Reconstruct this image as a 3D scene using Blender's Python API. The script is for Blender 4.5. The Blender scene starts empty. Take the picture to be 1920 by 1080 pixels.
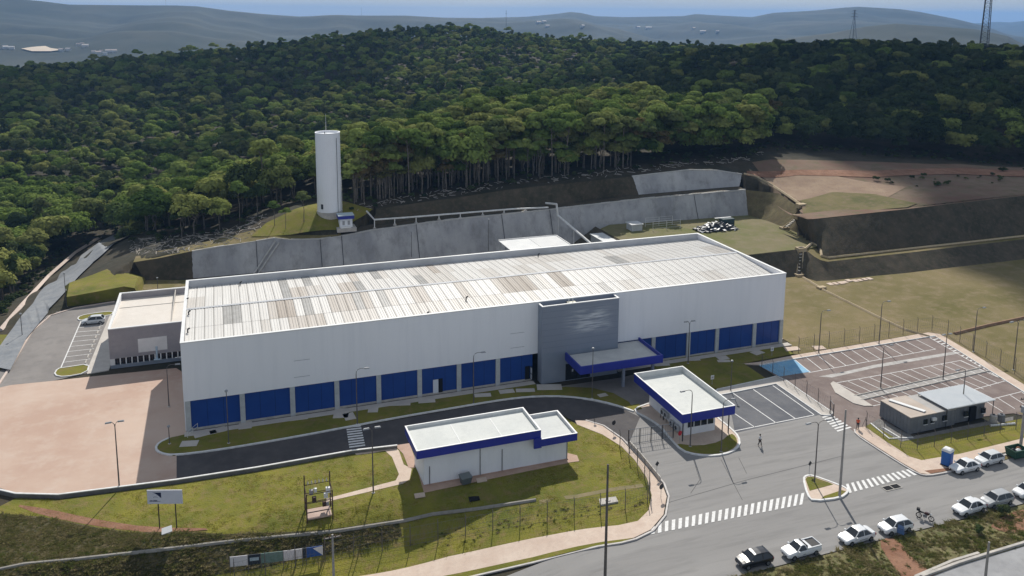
import bpy, bmesh, math, random
import numpy as np
from mathutils import Vector, Matrix
from mathutils.geometry import tessellate_polygon
R = math.radians
rnd = random.Random(7)
scene = bpy.context.scene
COL = scene.collection

# ------------------------------------------------------------------ camera
CAM_H = 59.0                                   # drone height above the site, metres
FPX, CY = 1563.55, 276.45                      # focal length and optical axis row at 1920 px width
PITCH, ROLL, YAW = R(8.9976), R(0.361), R(19.586)
_fwd = Vector((math.sin(YAW)*math.cos(PITCH), math.cos(YAW)*math.cos(PITCH), -math.sin(PITCH)))
_rt0 = Vector((math.cos(YAW), -math.sin(YAW), 0))
_up0 = _rt0.cross(_fwd)
_rt = math.cos(ROLL)*_rt0 + math.sin(ROLL)*_up0
_up = -math.sin(ROLL)*_rt0 + math.cos(ROLL)*_up0
cam = bpy.data.cameras.new('camera'); camo = bpy.data.objects.new('camera', cam); COL.objects.link(camo)
m = Matrix.Identity(4)
for i in range(3):
    m[i][0], m[i][1], m[i][2] = _rt[i], _up[i], -_fwd[i]
m[2][3] = CAM_H
camo.matrix_world = m
cam.sensor_fit = 'HORIZONTAL'; cam.sensor_width = 36.0
cam.lens = 36.0*FPX/1920.0
cam.shift_y = -(540.0-CY)/1920.0
cam.clip_start = 0.5; cam.clip_end = 40000
scene.camera = camo

# ------------------------------------------------------------------ sky, sun, exposure
SUN_TO = Vector((5.6, 13.8, 13.75)).normalized()      # towards the sun: behind the warehouse, a little right
elev = math.asin(SUN_TO.z); azim = math.atan2(SUN_TO.x, SUN_TO.y)
w = bpy.data.worlds.new('World'); scene.world = w; w.use_nodes = True
nt = w.node_tree; nt.nodes.clear()
sky = nt.nodes.new('ShaderNodeTexSky'); sky.sky_type = 'NISHITA'; sky.sun_disc = False
sky.sun_elevation = elev; sky.sun_rotation = azim
sky.altitude = 900; sky.air_density = 1.0; sky.dust_density = 0.6; sky.ozone_density = 1.5
bg = nt.nodes.new('ShaderNodeBackground'); bg.inputs['Strength'].default_value = 0.10
out = nt.nodes.new('ShaderNodeOutputWorld')
tc = nt.nodes.new('ShaderNodeTexCoord'); mp = nt.nodes.new('ShaderNodeMapping'); mp.inputs['Scale'].default_value = (1.2, 1.2, 9.0)
cn = nt.nodes.new('ShaderNodeTexNoise'); cn.inputs['Scale'].default_value = 2.4; cn.inputs['Detail'].default_value = 7
cr = nt.nodes.new('ShaderNodeValToRGB'); cr.color_ramp.elements[0].position = 0.35; cr.color_ramp.elements[1].position = 0.75
cr.color_ramp.elements[0].color = (0.66, 0.66, 0.66, 1); cr.color_ramp.elements[1].color = (0.93, 0.93, 0.93, 1)
mx = nt.nodes.new('ShaderNodeMixRGB'); mx.inputs[2].default_value = (4.5, 4.95, 5.5, 1)
nt.links.new(tc.outputs['Generated'], mp.inputs[0]); nt.links.new(mp.outputs[0], cn.inputs[0]); nt.links.new(cn.outputs[0], cr.inputs[0])
nt.links.new(cr.outputs[0], mx.inputs[0]); nt.links.new(sky.outputs[0], mx.inputs[1])
nt.links.new(mx.outputs[0], bg.inputs[0]); nt.links.new(bg.outputs[0], out.inputs[0])
sun = bpy.data.lights.new('sun', 'SUN'); sun.energy = 5.0; sun.angle = R(0.5); sun.color = (1.0, 0.95, 0.87)
suno = bpy.data.objects.new('sun', sun); COL.objects.link(suno)
suno.rotation_euler = SUN_TO.to_track_quat('Z', 'Y').to_euler(); suno.location = (60, 300, 900)
vs = scene.view_settings; vs.view_transform = 'Standard'; vs.look = 'None'; vs.exposure = -0.1; vs.gamma = 1.0
vs.use_curve_mapping = False
scene.cycles.max_bounces = 6; scene.cycles.diffuse_bounces = 3; scene.cycles.glossy_bounces = 2
scene.cycles.transmission_bounces = 3; scene.cycles.volume_bounces = 1; scene.cycles.transparent_max_bounces = 6

# ------------------------------------------------------------------ surveying helpers (photo sight line -> point of the site)
def ray(px, py):
    a, b = (px-960.0)/FPX, (py-CY)/FPX
    return _rt*a - _up*b + _fwd
def at(px, py, z=0.0):
    d = ray(px, py); t = (z-CAM_H)/d.z
    return Vector((d.x*t, d.y*t, z))
def atY(px, py, Y):
    d = ray(px, py); t = Y/d.y
    return Vector((d.x*t, Y, CAM_H+d.z*t))
def atslope(px, py, yb, zb, run):
    d = ray(px, py); t = (yb+run*(CAM_H-zb))/(d.y-run*d.z)
    return Vector((d.x*t, d.y*t, CAM_H+d.z*t))
def sst(t):
    t = min(1.0, max(0.0, t)); return t*t*(3-2*t)
def zsite(x, y):
    return -3.0*sst((95-y)/9.0)*sst((40-x)/26.0)
def atg(px, py, off=0.0):
    z = 0.0
    for _ in range(12):
        p = at(px, py, z); z = zsite(p.x, p.y)+off
    return Vector((p.x, p.y, zsite(p.x, p.y)))

# ------------------------------------------------------------------ materials
MATS = {}
def nodes(name):
    mt = bpy.data.materials.new(name); mt.use_nodes = True
    t = mt.node_tree; b = t.nodes['Principled BSDF']
    return mt, t, b
def mat(name, c, rough=0.7, c2=None, scale=0.3, c3=None, scale3=4.0, amt3=0.4, metal=0.0, bump=0.0, bscale=20.0, spec=0.3, world=True, stretch=None, lo=0.35, hi=0.65):
    """base colour with two octaves of irregular wear and a fine relief"""
    if name in MATS: return MATS[name]
    mt, t, b = nodes(name); L = t.links.new
    b.inputs['Roughness'].default_value = rough; b.inputs['Metallic'].default_value = metal
    b.inputs['Specular IOR Level'].default_value = spec
    b.inputs['Base Color'].default_value = (*c, 1)
    if world:
        g = t.nodes.new('ShaderNodeNewGeometry').outputs['Position']
    else:
        g = t.nodes.new('ShaderNodeTexCoord').outputs['Object']
    if stretch:
        mpn = t.nodes.new('ShaderNodeMapping'); mpn.inputs['Scale'].default_value = stretch; L(g, mpn.inputs[0]); g = mpn.outputs[0]
    col = None
    if c2:
        n = t.nodes.new('ShaderNodeTexNoise'); n.inputs['Scale'].default_value = scale; n.inputs['Detail'].default_value = 8; n.inputs['Roughness'].default_value = 0.62
        r = t.nodes.new('ShaderNodeValToRGB'); r.color_ramp.elements[0].position = lo; r.color_ramp.elements[1].position = hi
        r.color_ramp.elements[0].color = (*c, 1); r.color_ramp.elements[1].color = (*c2, 1)
        L(g, n.inputs[0]); L(n.outputs[0], r.inputs[0]); col = r.outputs[0]
        if c3:
            n3 = t.nodes.new('ShaderNodeTexNoise'); n3.inputs['Scale'].default_value = scale3; n3.inputs['Detail'].default_value = 6; n3.inputs['Roughness'].default_value = 0.7
            r3 = t.nodes.new('ShaderNodeValToRGB'); r3.color_ramp.elements[0].position = 0.48; r3.color_ramp.elements[1].position = 0.68
            r3.color_ramp.elements[1].color = (amt3, amt3, amt3, 1)
            x = t.nodes.new('ShaderNodeMixRGB'); x.inputs[2].default_value = (*c3, 1)
            L(g, n3.inputs[0]); L(n3.outputs[0], r3.inputs[0]); L(r3.outputs[0], x.inputs[0]); L(col, x.inputs[1]); col = x.outputs[0]
        L(col, b.inputs['Base Color'])
    if bump > 0:
        nb = t.nodes.new('ShaderNodeTexNoise'); nb.inputs['Scale'].default_value = bscale; nb.inputs['Detail'].default_value = 5
        bp = t.nodes.new('ShaderNodeBump'); bp.inputs['Strength'].default_value = bump; bp.inputs['Distance'].default_value = 0.1
        L(g, nb.inputs[0]); L(nb.outputs[0], bp.inputs['Height']); L(bp.outputs[0], b.inputs['Normal'])
    MATS[name] = mt
    return mt
def leafmat(name, cols, trans=0.25):
    if name in MATS: return MATS[name]
    mt = bpy.data.materials.new(name); mt.use_nodes = True; t = mt.node_tree; t.nodes.clear(); L = t.links.new
    oi = t.nodes.new('ShaderNodeObjectInfo'); r = t.nodes.new('ShaderNodeValToRGB'); cr = r.color_ramp
    cr.elements[0].color = (*cols[0], 1); cr.elements[1].color = (*cols[-1], 1); cr.elements[1].position = 1.0
    for i, c in enumerate(cols[1:-1]):
        e = cr.elements.new((i+1)/(len(cols)-1)); e.color = (*c, 1)
    L(oi.outputs['Random'], r.inputs[0])
    g = t.nodes.new('ShaderNodeTexCoord'); n = t.nodes.new('ShaderNodeTexNoise'); n.inputs['Scale'].default_value = 0.9; n.inputs['Detail'].default_value = 4
    L(g.outputs['Object'], n.inputs[0])
    hs = t.nodes.new('ShaderNodeHueSaturation'); mr = t.nodes.new('ShaderNodeMapRange')
    mr.inputs[1].default_value = 0.3; mr.inputs[2].default_value = 0.7; mr.inputs[3].default_value = 0.82; mr.inputs[4].default_value = 1.2
    L(n.outputs[0], mr.inputs[0]); L(mr.outputs[0], hs.inputs['Value']); L(r.outputs[0], hs.inputs['Color'])
    d = t.nodes.new('ShaderNodeBsdfDiffuse'); tr = t.nodes.new('ShaderNodeBsdfTranslucent'); ms = t.nodes.new('ShaderNodeMixShader'); ms.inputs[0].default_value = trans
    L(hs.outputs[0], d.inputs[0]); L(hs.outputs[0], tr.inputs[0]); L(d.outputs[0], ms.inputs[1]); L(tr.outputs[0], ms.inputs[2])
    o = t.nodes.new('ShaderNodeOutputMaterial'); L(ms.outputs[0], o.inputs[0]); MATS[name] = mt
    return mt

# ------------------------------------------------------------------ mesh helpers
class MB:
    def __init__(s): s.v = []; s.f = []
    def add(s, vs, fs):
        o = len(s.v); s.v += [tuple(p) for p in vs]; s.f += [tuple(i+o for i in f) for f in fs]; return s
    def box(s, x0, x1, y0, y1, z0, z1):
        return s.add([(x0,y0,z0),(x1,y0,z0),(x1,y1,z0),(x0,y1,z0),(x0,y0,z1),(x1,y0,z1),(x1,y1,z1),(x0,y1,z1)],
                     [(0,3,2,1),(4,5,6,7),(0,1,5,4),(1,2,6,5),(2,3,7,6),(3,0,4,7)])
    def quad(s, a, b, c, d): return s.add([a,b,c,d], [(0,1,2,3)])
    def tube(s, path, r, n=8, r2=None, cap=True):
        path = [Vector(p) for p in path]; k = len(path); rings = []
        for i, p in enumerate(path):
            d = (path[min(i+1,k-1)]-path[max(i-1,0)]).normalized()
            a = d.orthogonal().normalized() if abs(d.z) > 0.9 else d.cross(Vector((0,0,1))).normalized()
            b = d.cross(a); rr = r if r2 is None else r+(r2-r)*i/(k-1)
            rings.append([p+a*(rr*math.cos(2*math.pi*j/n))+b*(rr*math.sin(2*math.pi*j/n)) for j in range(n)])
        vs = [q for rg in rings for q in rg]; fs = []
        for i in range(k-1):
            for j in range(n):
                fs.append((i*n+j, (i+1)*n+j, (i+1)*n+(j+1)%n, i*n+(j+1)%n))
        if cap: fs += [tuple(range(n)), tuple(reversed(range((k-1)*n, k*n)))]
        return s.add(vs, fs)
    def bar(s, a, b, wd):                       # square bar
        return s.tube([a, b], wd*0.7071, 4)
    def prism(s, poly, z0, z1, zf=None):
        n = len(poly); zf = zf or (lambda x, y: 0.0)
        if sum(poly[i][0]*poly[(i+1)%n][1]-poly[(i+1)%n][0]*poly[i][1] for i in range(n)) < 0: poly = list(reversed(poly))
        vs = [(p[0],p[1],z0+zf(p[0],p[1])) for p in poly]+[(p[0],p[1],z1+zf(p[0],p[1])) for p in poly]
        tr = tessellate_polygon([[Vector((p[0],p[1],0)) for p in poly]])
        fs = []
        for a,b,c in tr:
            ar = (poly[b][0]-poly[a][0])*(poly[c][1]-poly[a][1])-(poly[c][0]-poly[a][0])*(poly[b][1]-poly[a][1])
            if ar < 0: b, c = c, b
            fs.append((a+n,b+n,c+n))
        fs += [(i,(i+1)%n,n+(i+1)%n,n+i) for i in range(n)]
        return s.add(vs, fs)
    def lathe(s, prof, c=(0,0,0), n=16):
        vs = []; fs = []
        for r_, z in prof:
            vs += [(c[0]+r_*math.cos(2*math.pi*j/n), c[1]+r_*math.sin(2*math.pi*j/n), c[2]+z) for j in range(n)]
        for i in range(len(prof)-1):
            for j in range(n): fs.append((i*n+j, i*n+(j+1)%n, (i+1)*n+(j+1)%n, (i+1)*n+j))
        return s.add(vs, fs)
    def build(s, name, mt, parent=None, world=True, smooth=False):
        me = bpy.data.meshes.new(name); off = Vector(parent.location) if (parent is not None and world) else Vector()
        if parent is not None and world and parent.parent is not None: off = off + Vector(parent.parent.location)
        me.from_pydata([(p[0]-off.x, p[1]-off.y, p[2]-off.z) for p in s.v], [], s.f); me.update()
        if smooth: me.polygons.foreach_set('use_smooth', [True]*len(me.polygons))
        return mesh_obj(name, me, mt, parent)
def mesh_obj(name, me, mt, parent=None):
    o = bpy.data.objects.new(name, me); COL.objects.link(o); o.parent = parent
    for q in (mt if isinstance(mt, (list, tuple)) else [mt]):
        if q is not None and len(me.materials) < 8: me.materials.append(q)
    return o
def tag(o, label=None, cat=None, group=None, kind=None):
    if label: o['label'] = label
    if cat: o['category'] = cat
    if group: o['group'] = group
    if kind: o['kind'] = kind
    return o
def thing(name, label, cat, loc=(0,0,0), rz=0.0, group=None):
    o = bpy.data.objects.new(name, None); COL.objects.link(o); o.location = loc; o.rotation_euler = (0,0,rz)
    o.empty_display_size = 0.5
    return tag(o, label, cat, group)
def struct(o): o['kind'] = 'structure'; return o
def dup(root, loc, rz=0.0, label=None, group=None, scale=None, mats=None):
    def cp(o, par):
        c = o.copy(); COL.objects.link(c); c.parent = par
        for ch in o.children: cp(ch, c)
        return c
    r_ = cp(root, None); r_.location = loc; r_.rotation_euler = (0,0,rz)
    if scale: r_.scale = scale
    if label: r_['label'] = label
    if group: r_['group'] = group
    return r_
def P2(*pts): return [tuple(atg(*p))[:2] for p in pts]
def smooth_poly(poly, it=2, closed=True):
    for _ in range(it):
        q = []; n = len(poly)
        for i in range(n if closed else n-1):
            a, b = poly[i], poly[(i+1)%n]
            q += [(a[0]*.75+b[0]*.25, a[1]*.75+b[1]*.25), (a[0]*.25+b[0]*.75, a[1]*.25+b[1]*.75)]
        if not closed: q = [poly[0]]+q+[poly[-1]]
        poly = q
    return poly
def sheet(name, poly, off, mt, zf=zsite, cell=3.0, thick=0.0, parent=None):
    """a flat or gently draped sheet that follows the site, cut into cells so it bends with it"""
    bm = bmesh.new(); n = len(poly)
    vs = [bm.verts.new((p[0], p[1], 0)) for p in poly]
    for a,b,c in tessellate_polygon([[Vector((p[0],p[1],0)) for p in poly]]):
        try: bm.faces.new((vs[a],vs[b],vs[c]))
        except ValueError: pass
    xs = [p[0] for p in poly]; ys = [p[1] for p in poly]
    if zf is not None and min(ys) < 96 and min(xs) < 41:
        for ax, lo_, hi_ in ((0,min(xs),min(max(xs),42)),(1,min(ys),min(max(ys),97))):
            k = math.floor(lo_/cell)*cell+cell
            while k < hi_:
                bmesh.ops.bisect_plane(bm, geom=bm.verts[:]+bm.edges[:]+bm.faces[:], plane_co=(k,k,0), plane_no=(1,0,0) if ax==0 else (0,1,0)); k += cell
    for v in bm.verts: v.co.z = off+(zf(v.co.x, v.co.y) if zf else 0)
    bmesh.ops.recalc_face_normals(bm, faces=bm.faces[:])
    up_ = sum(f.normal.z for f in bm.faces)
    if up_ < 0: bmesh.ops.reverse_faces(bm, faces=bm.faces[:])
    if thick > 0:
        r_ = bmesh.ops.extrude_face_region(bm, geom=bm.faces[:])
        for g_ in r_['geom']:
            if isinstance(g_, bmesh.types.BMVert): g_.co.z -= thick
        bmesh.ops.recalc_face_normals(bm, faces=bm.faces[:])
    me = bpy.data.meshes.new(name); bm.to_mesh(me); bm.free()
    return mesh_obj(name, me, mt, parent)
def offset_line(line, d, closed=False):
    n = len(line); q = []
    for i in range(n):
        a = Vector(line[(i-1)%n] if (closed or i > 0) else line[i]); b = Vector(line[(i+1)%n] if (closed or i < n-1) else line[i])
        t_ = (b-a); t_.normalize(); q.append((line[i][0]-t_.y*d, line[i][1]+t_.x*d))
    return q
def kerb(name, line, wd, z0, z1, mt, closed=False, zf=zsite, parent=None):
    """raised kerb that runs along a line"""
    a = offset_line(line, wd/2, closed); b = offset_line(line, -wd/2, closed); n = len(line); mb = MB(); vs = []
    for i in range(n):
        for p, z in ((a[i],z0),(a[i],z1),(b[i],z1),(b[i],z0)): vs.append((p[0],p[1],z+zf(p[0],p[1])))
    fs = []
    for i in range(n if closed else n-1):
        j = (i+1)%n
        for k in range(3): fs.append((i*4+k, j*4+k, j*4+k+1, i*4+k+1))
    if not closed: fs += [(0,1,2,3), (4*n-1,4*n-2,4*n-3,4*n-4)]
    mb.add(vs, fs); o = mb.build(name, mt, parent, world=False)
    bm = bmesh.new(); bm.from_mesh(o.data); bmesh.ops.recalc_face_normals(bm, faces=bm.faces[:]); bm.to_mesh(o.data); bm.free()
    return o
def lerp(a, b, t): return (a[0]+(b[0]-a[0])*t, a[1]+(b[1]-a[1])*t)
def strip_line(mb, a, b, wd, z):
    d = Vector((b[0]-a[0], b[1]-a[1])); d.normalize(); n = Vector((-d.y, d.x))*wd/2
    mb.quad((a[0]+n.x,a[1]+n.y,z+zsite(*a[:2])),(a[0]-n.x,a[1]-n.y,z+zsite(*a[:2])),(b[0]-n.x,b[1]-n.y,z+zsite(*b[:2])),(b[0]+n.x,b[1]+n.y,z+zsite(*b[:2])))

# ================================================================== TERRAIN
M_forestfloor = mat('forest_floor', (0.024,0.025,0.013), 0.95, (0.055,0.044,0.027), 0.08, (0.11,0.095,0.07), 0.5, 0.35, bump=0.6, bscale=1.5)
M_lawn = mat('lawn_grass', (0.080,0.098,0.010), 0.95, (0.225,0.200,0.026), 0.13, (0.215,0.150,0.065), 0.7, 0.75, bump=1.0, bscale=5, lo=.28, hi=.72)
M_lawn_right = mat('dry_grass', (0.120,0.105,0.030), 0.95, (0.200,0.158,0.072), 0.045, (0.26,0.195,0.125), 0.35, 0.65, bump=0.8, bscale=4)
M_bank = mat('bank_turf', (0.042,0.040,0.024), 0.95, (0.085,0.070,0.046), 0.22, (0.125,0.090,0.062), 0.9, 0.6, bump=0.9, bscale=5)
M_weeds = mat('weedy_turf', (0.085,0.095,0.030), 0.95, (0.205,0.180,0.080), 0.35, (0.26,0.195,0.125), 1.2, 0.6, bump=1.0, bscale=5)
M_redsoil = mat('red_soil', (0.20,0.095,0.055), 0.95, (0.30,0.165,0.105), 0.3, (0.12,0.07,0.045), 1.5, 0.5, bump=0.6, bscale=5)
M_terrace = mat('terrace_soil', (0.150,0.082,0.056), 0.95, (0.20,0.145,0.10), 0.06, (0.105,0.10,0.045), 0.25, 0.75, bump=0.7, bscale=2)
M_shot = mat('sprayed_concrete', (0.30,0.30,0.31), 0.85, (0.47,0.465,0.46), 0.13, (0.21,0.205,0.20), 0.35, 0.7, bump=0.35, bscale=2.5, stretch=(1,1,0.45))
M_conc = mat('weathered_concrete', (0.40,0.38,0.35), 0.85, (0.55,0.51,0.46), 0.6, (0.26,0.24,0.22), 2.0, 0.4, bump=0.2, bscale=15)
M_pave = mat('pink_pavement', (0.53,0.41,0.33), 0.85, (0.62,0.51,0.42), 0.4, (0.42,0.33,0.27), 2.0, 0.4, bump=0.1, bscale=15)
M_kerbwhite = mat('white_kerb_paint', (0.74,0.74,0.73), 0.7, (0.60,0.59,0.57), 1.5)
M_paint = mat('road_paint', (0.78,0.78,0.77), 0.7, (0.60,0.59,0.57), 2.5, bump=0.05)

# measured break lines of the cut slopes
W1B = [(-17.0,196.2,0.0), (-7.0,194.6,0.0), (30,194.0,0.0), (92,194.0,0.0), (104,191.5,3.6), (137.5,190.5,4.2)]
def wbase(x):
    for (x0,y0,z0),(x1,y1,z1) in zip(W1B, W1B[1:]):
        if x <= x1: t = max(0,(x-x0)/(x1-x0)); return y0+(y1-y0)*t, z0+(z1-z0)*t
    return W1B[-1][1], W1B[-1][2]
W1T = []
for px, py in ((250,492),(300,484),(360,471),(420,461),(480,452),(515,446),(545,449),(600,448),(640,442),(700,431),(780,420),(850,411),(940,402),(1030,393),(1110,383),(1200,373),(1300,364),(1398,356)):
    x = at(px, py, 8).x
    for _ in range(6):
        yb, zb = wbase(x); p = atslope(px, py, yb, zb, 0.42); x = p.x
    W1T.append(p)
W2B = []                                              # foot of the upper cut, on a 4 m bench behind the lower wall
for p in W1T[9:]: W2B.append(Vector((p.x+0.8, p.y+4.2, p.z+0.15)))
W2T = []
for px, py in ((705,392),(800,378),(860,370),(950,356),(1040,346),(1120,338),(1195,330),(1290,319),(1345,320),(1391,327)):
    x0 = at(px, py, 13).x
    b = min(W2B, key=lambda q: abs(q.x-x0)); W2T.append(atslope(px, py, b.y, b.z, 0.62))
R1B = [Vector(p) for p in ((92,153.2,0),(112,152.8,0),(121.7,152.6,0),(125.2,152.4,0),(126.2,148.2,0),(129,147.4,0),(150.3,146.6,0),(180,146.0,0),(260,146,0))]
R1T = [Vector(p) for p in ((92,157.6,4.4),(115,157.4,4.7),(124,157.4,4.75),(129.7,157.3,4.8),(130.2,153.3,3.4),(131.1,151.4,3.1),(155,151.2,3.15),(193.4,151.4,3.2),(262,151.6,3.2))]
R2B = [Vector(p) for p in ((138.0,167,3.6),(135.0,160,3.5),(132.7,154.0,3.4),(160,154.1,3.4),(196.6,154.3,3.4),(264,154.5,3.4))]
R2T = [Vector(p) for p in ((136.5,170.5,9.2),(135.6,165,9.8),(135.0,162.6,10.2),(163.2,160.6,11.2),(204.1,161.2,11.8),(268,161.8,11.8))]
SIDEB = [Vector(p) for p in ((137.5,190.5,4.2),(137.8,182,3.9),(137.4,174.8,3.5),(138.0,167,3.5))]
SIDET = [W1T[-1], Vector((146,189,10.6)), Vector((143,176,9.6)), Vector((136.5,170.5,9.2))]

ctrl = []
def cp(p, dz=0.0): ctrl.append((p[0], p[1], p[2]-dz))
for p in W1T[:9:2]: cp(p)
for p in W2T: cp(p)
for p in R2T: cp(p)
cp(SIDET[1]); cp((150,195,11.2)); cp((190,185,12.5)); cp((260,190,12.5))
cp(atY(618,392,204.0)); cp(atY(560,392,206)); cp(atY(480,420,206)); cp(atY(400,440,212)); cp((24,200,9.0)); cp((34,201,9.0))
for px, py in ((10,600),(45,628),(110,545),(185,452),(240,440)): cp(at(px,py,0))
cp((-45,165,-1)); cp((-70,150,-4)); cp((-120,120,-8)); cp((-25,190,0.8)); cp((-18,205,4)); cp((-16,225,3))
for px, py, Y, h in ((690,385,207,0),(1000,345,212,0),(1300,306,215,0),(1430,292,212,0),(1600,305,207,0),(1750,310,207,0),(1920,315,207,0),
    (1170,150,300,15),(1000,165,295,15),(850,182,285,15),(650,245,262,15),(1400,158,330,15),(1600,74,430,14),(1500,76,450,14),(1300,84,520,14),(1750,78,420,14),(1900,84,400,14),(2150,95,420,14),
    (1250,80,800,12),(1000,66,800,12),(900,50,840,12),(850,47,850,12),(760,52,880,12),(620,66,900,12),(300,100,860,12),(0,131,800,12),(-400,165,760,12),
    (640,240,430,12),(400,310,330,12),(0,300,370,12),(200,420,250,13),(60,470,228,13),(-300,500,220,13),(640,150,620,12),(300,205,520,12),(0,205,520,12),(-300,240,480,12),(850,120,620,12),(1150,125,600,12),(1000,130,610,12)):
    cp(atY(px, py, Y), h)
cp((150,420,6)); cp((240,470,8))
for px in (-400,0,400,800,1200,1600,2100):
    d = ray(px, 100); cp((d.x*1250, d.y*1250, -55)); cp((d.x*1700, d.y*1700, -75))
C = np.array(ctrl); XY = C[:,:2]
def kern(r): return r
n_ = len(C); A = np.zeros((n_+3, n_+3)); A[:n_,:n_] = kern(np.linalg.norm(XY[:,None]-XY[None], axis=2)) ; A[:n_,n_] = 1; A[n_,:n_] = 1
A[:n_,n_+1:] = XY/100; A[n_+1:,:n_] = (XY/100).T
A[:n_,:n_] -= np.eye(n_)*2.0
WT = np.linalg.solve(A, np.concatenate([C[:,2], np.zeros(3)]))
def zhill(x, y):
    x = np.atleast_1d(np.asarray(x, float)); y = np.atleast_1d(np.asarray(y, float)); o = np.zeros_like(x)
    for k in range(0, len(x), 20000):
        q = np.stack([x[k:k+20000], y[k:k+20000]], 1)
        o[k:k+20000] = kern(np.linalg.norm(q[:,None]-XY[None], axis=2))@WT[:n_]+WT[n_]+(q/100)@WT[n_+1:]
    return o
PLAT = [(-400,-80),(-400,80),(-120,100),(-70,140),(-44,163),(-36,176),(-28,186),(-20,197.4)]+[(p.x, p.y+0.6) for p in W1T[:9]]+[(p.x, p.y+0.8) for p in W2T]+[(146.3,190),(143.6,176),(138,170.8),(136.6,165.2),(136,163.4),(163.2,161.3),(204,161.9),(268,162.4),(480,162.6),(480,-80)]
def inpoly(x, y, poly):
    c = np.zeros(x.shape, bool); n = len(poly)
    for i in range(n):
        x0,y0 = poly[i]; x1,y1 = poly[(i+1)%n]
        if y0 == y1: continue
        c ^= ((y0 > y) != (y1 > y)) & (x < (x1-x0)*(y-y0)/(y1-y0)+x0)
    return c
def zground(x, y):
    x = np.asarray(x, float); y = np.asarray(y, float)
    z = zhill(x, y); ip = inpoly(x, y, PLAT)
    t1 = np.clip((95-y)/9,0,1); t1 = t1*t1*(3-2*t1); t2 = np.clip((40-x)/26,0,1); t2 = t2*t2*(3-2*t2)
    return np.where(ip, -3.0*t1*t2-0.07, z)
def grid_mesh(name, X, Y, Z, mt):
    a, b = X.shape; me = bpy.data.meshes.new(name)
    v = np.stack([X, Y, Z], 2).reshape(-1, 3); idx = np.arange(a*b).reshape(a, b)
    f = np.stack([idx[:-1,:-1], idx[:-1,1:], idx[1:,1:], idx[1:,:-1]], 2).reshape(-1, 4)
    me.from_pydata(v.tolist(), [], f.tolist()); me.update(); me.polygons.foreach_set('use_smooth', [True]*len(me.polygons))
    return mesh_obj(name, me, mt)
az = np.radians(np.linspace(-32, 68, 520)); rr = np.concatenate([[12,30,48], np.geomspace(60, 1750, 330)])
AZ, RR = np.meshgrid(az, rr); GX = RR*np.sin(AZ); GY = RR*np.cos(AZ)
GZ = zground(GX.ravel(), GY.ravel()).reshape(GX.shape)
o = struct(grid_mesh('ground', GX, GY, GZ, M_forestfloor))
bm = bmesh.new(); bm.from_mesh(o.data); bmesh.ops.recalc_face_normals(bm, faces=bm.faces[:])
if sum(f.normal.z for f in bm.faces) < 0: bmesh.ops.reverse_faces(bm, faces=bm.faces[:])
bm.to_mesh(o.data); bm.free()

# ---- far mountains: long ridges with spurs, faded only by the air
def ridge(name, prof, r0, r1, r2, seed, mt, zlow=-70, rough=1.0, na=420, nr=60):
    g = np.random.RandomState(seed); px = np.linspace(prof[0][0], prof[-1][0], na)
    py = np.interp(px, [p[0] for p in prof], [p[1] for p in prof])
    X = np.zeros((nr, na)); Y = X.copy(); Z = X.copy()
    ph = g.rand(8)*6.28; fr = np.array([.006,.011,.019,.034,.06,.1,.17,.3]); am = np.array([1,.8,.6,.45,.3,.2,.12,.08])
    sk = np.array([sum(am[k]*np.sin(px*fr[k]+ph[k]) for k in range(8)) for _ in (0,)])[0]
    for j in range(na):
        d = ray(px[j], py[j]); h = math.hypot(d.x, d.y); ux, uy = d.x/h, d.y/h; tan = d.z/h
        for i in range(nr):
            t = i/(nr-1)
            if t < .8:
                s = t/.8; r_ = r0+(r1-r0)*s; e = s**1.7
            else:
                s = (t-.8)/.2; r_ = r1+(r2-r1)*s; e = 1-s*s
            top = CAM_H+tan*r1
            az_m = math.atan2(ux, uy)*r_*.001; rk = r_*.001
            spur = sum(a1*math.sin(az_m*f1+rk*f2+p1)*math.cos(rk*f1*.8-az_m*f2*.6+p1*1.7) for a1,f1,f2,p1 in ((1,3.1,1.7,ph[0]),(.7,5.3,4.1,ph[1]),(.5,8.7,6.3,ph[2]),(.3,14.1,9.7,ph[3]),(.2,23.,17.,ph[4])))
            z = zlow+(top-zlow)*e+rough*spur*22*(4*e*(1-e) if t < .8 else 0)
            X[i,j], Y[i,j], Z[i,j] = ux*r_, uy*r_, z
    return struct(grid_mesh(name, X, Y, Z, mt))
M_mount = mat('mountain_cover', (0.020,0.032,0.020), 0.95, (0.050,0.055,0.036), 0.0035, (0.018,0.026,0.018), 0.012, 0.85, bump=0.0)
ridge('mountain', [(-500,-30),(-100,-14),(0,-6),(75,1),(130,8),(330,10),(370,12),(430,20),(490,26),(560,31),(640,29),(760,29),(830,33),(920,34),(1000,40),(1150,60),(1250,90)], 1900, 3900, 5200, 3, M_mount, rough=1.4)
ridge('mountain', [(700,60),(800,36),(920,34),(990,31),(1040,26),(1070,22),(1090,24),(1115,30),(1170,32),(1280,30),(1305,26),(1350,29),(1410,32),(1450,24),(1520,20),(1580,14),(1610,12),(1690,17),(1730,23),(1790,35),(1850,50),(1890,66),(1960,80),(2300,80)], 2600, 5200, 6800, 5, M_mount, rough=1.2)
ridge('mountain', [(1300,90),(1420,80),(1560,62),(1620,50),(1680,44),(1740,48),(1830,55),(1890,68),(1930,90),(2200,110)], 1500, 2500, 3200, 9, M_mount, rough=0.6)
ridge('mountain', [(1700,60),(1800,46),(1870,41),(1895,42),(1920,39),(2000,36),(2300,38)], 7000, 10500, 12500, 11, M_mount, rough=1.0)
# valley floor out to the mountains
VX, VY = np.meshgrid(np.linspace(-9000, 16000, 80), np.linspace(1100, 15000, 60))
o = struct(grid_mesh('valley', VX, VY, np.full(VX.shape, -74.0), M_mount))

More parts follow.
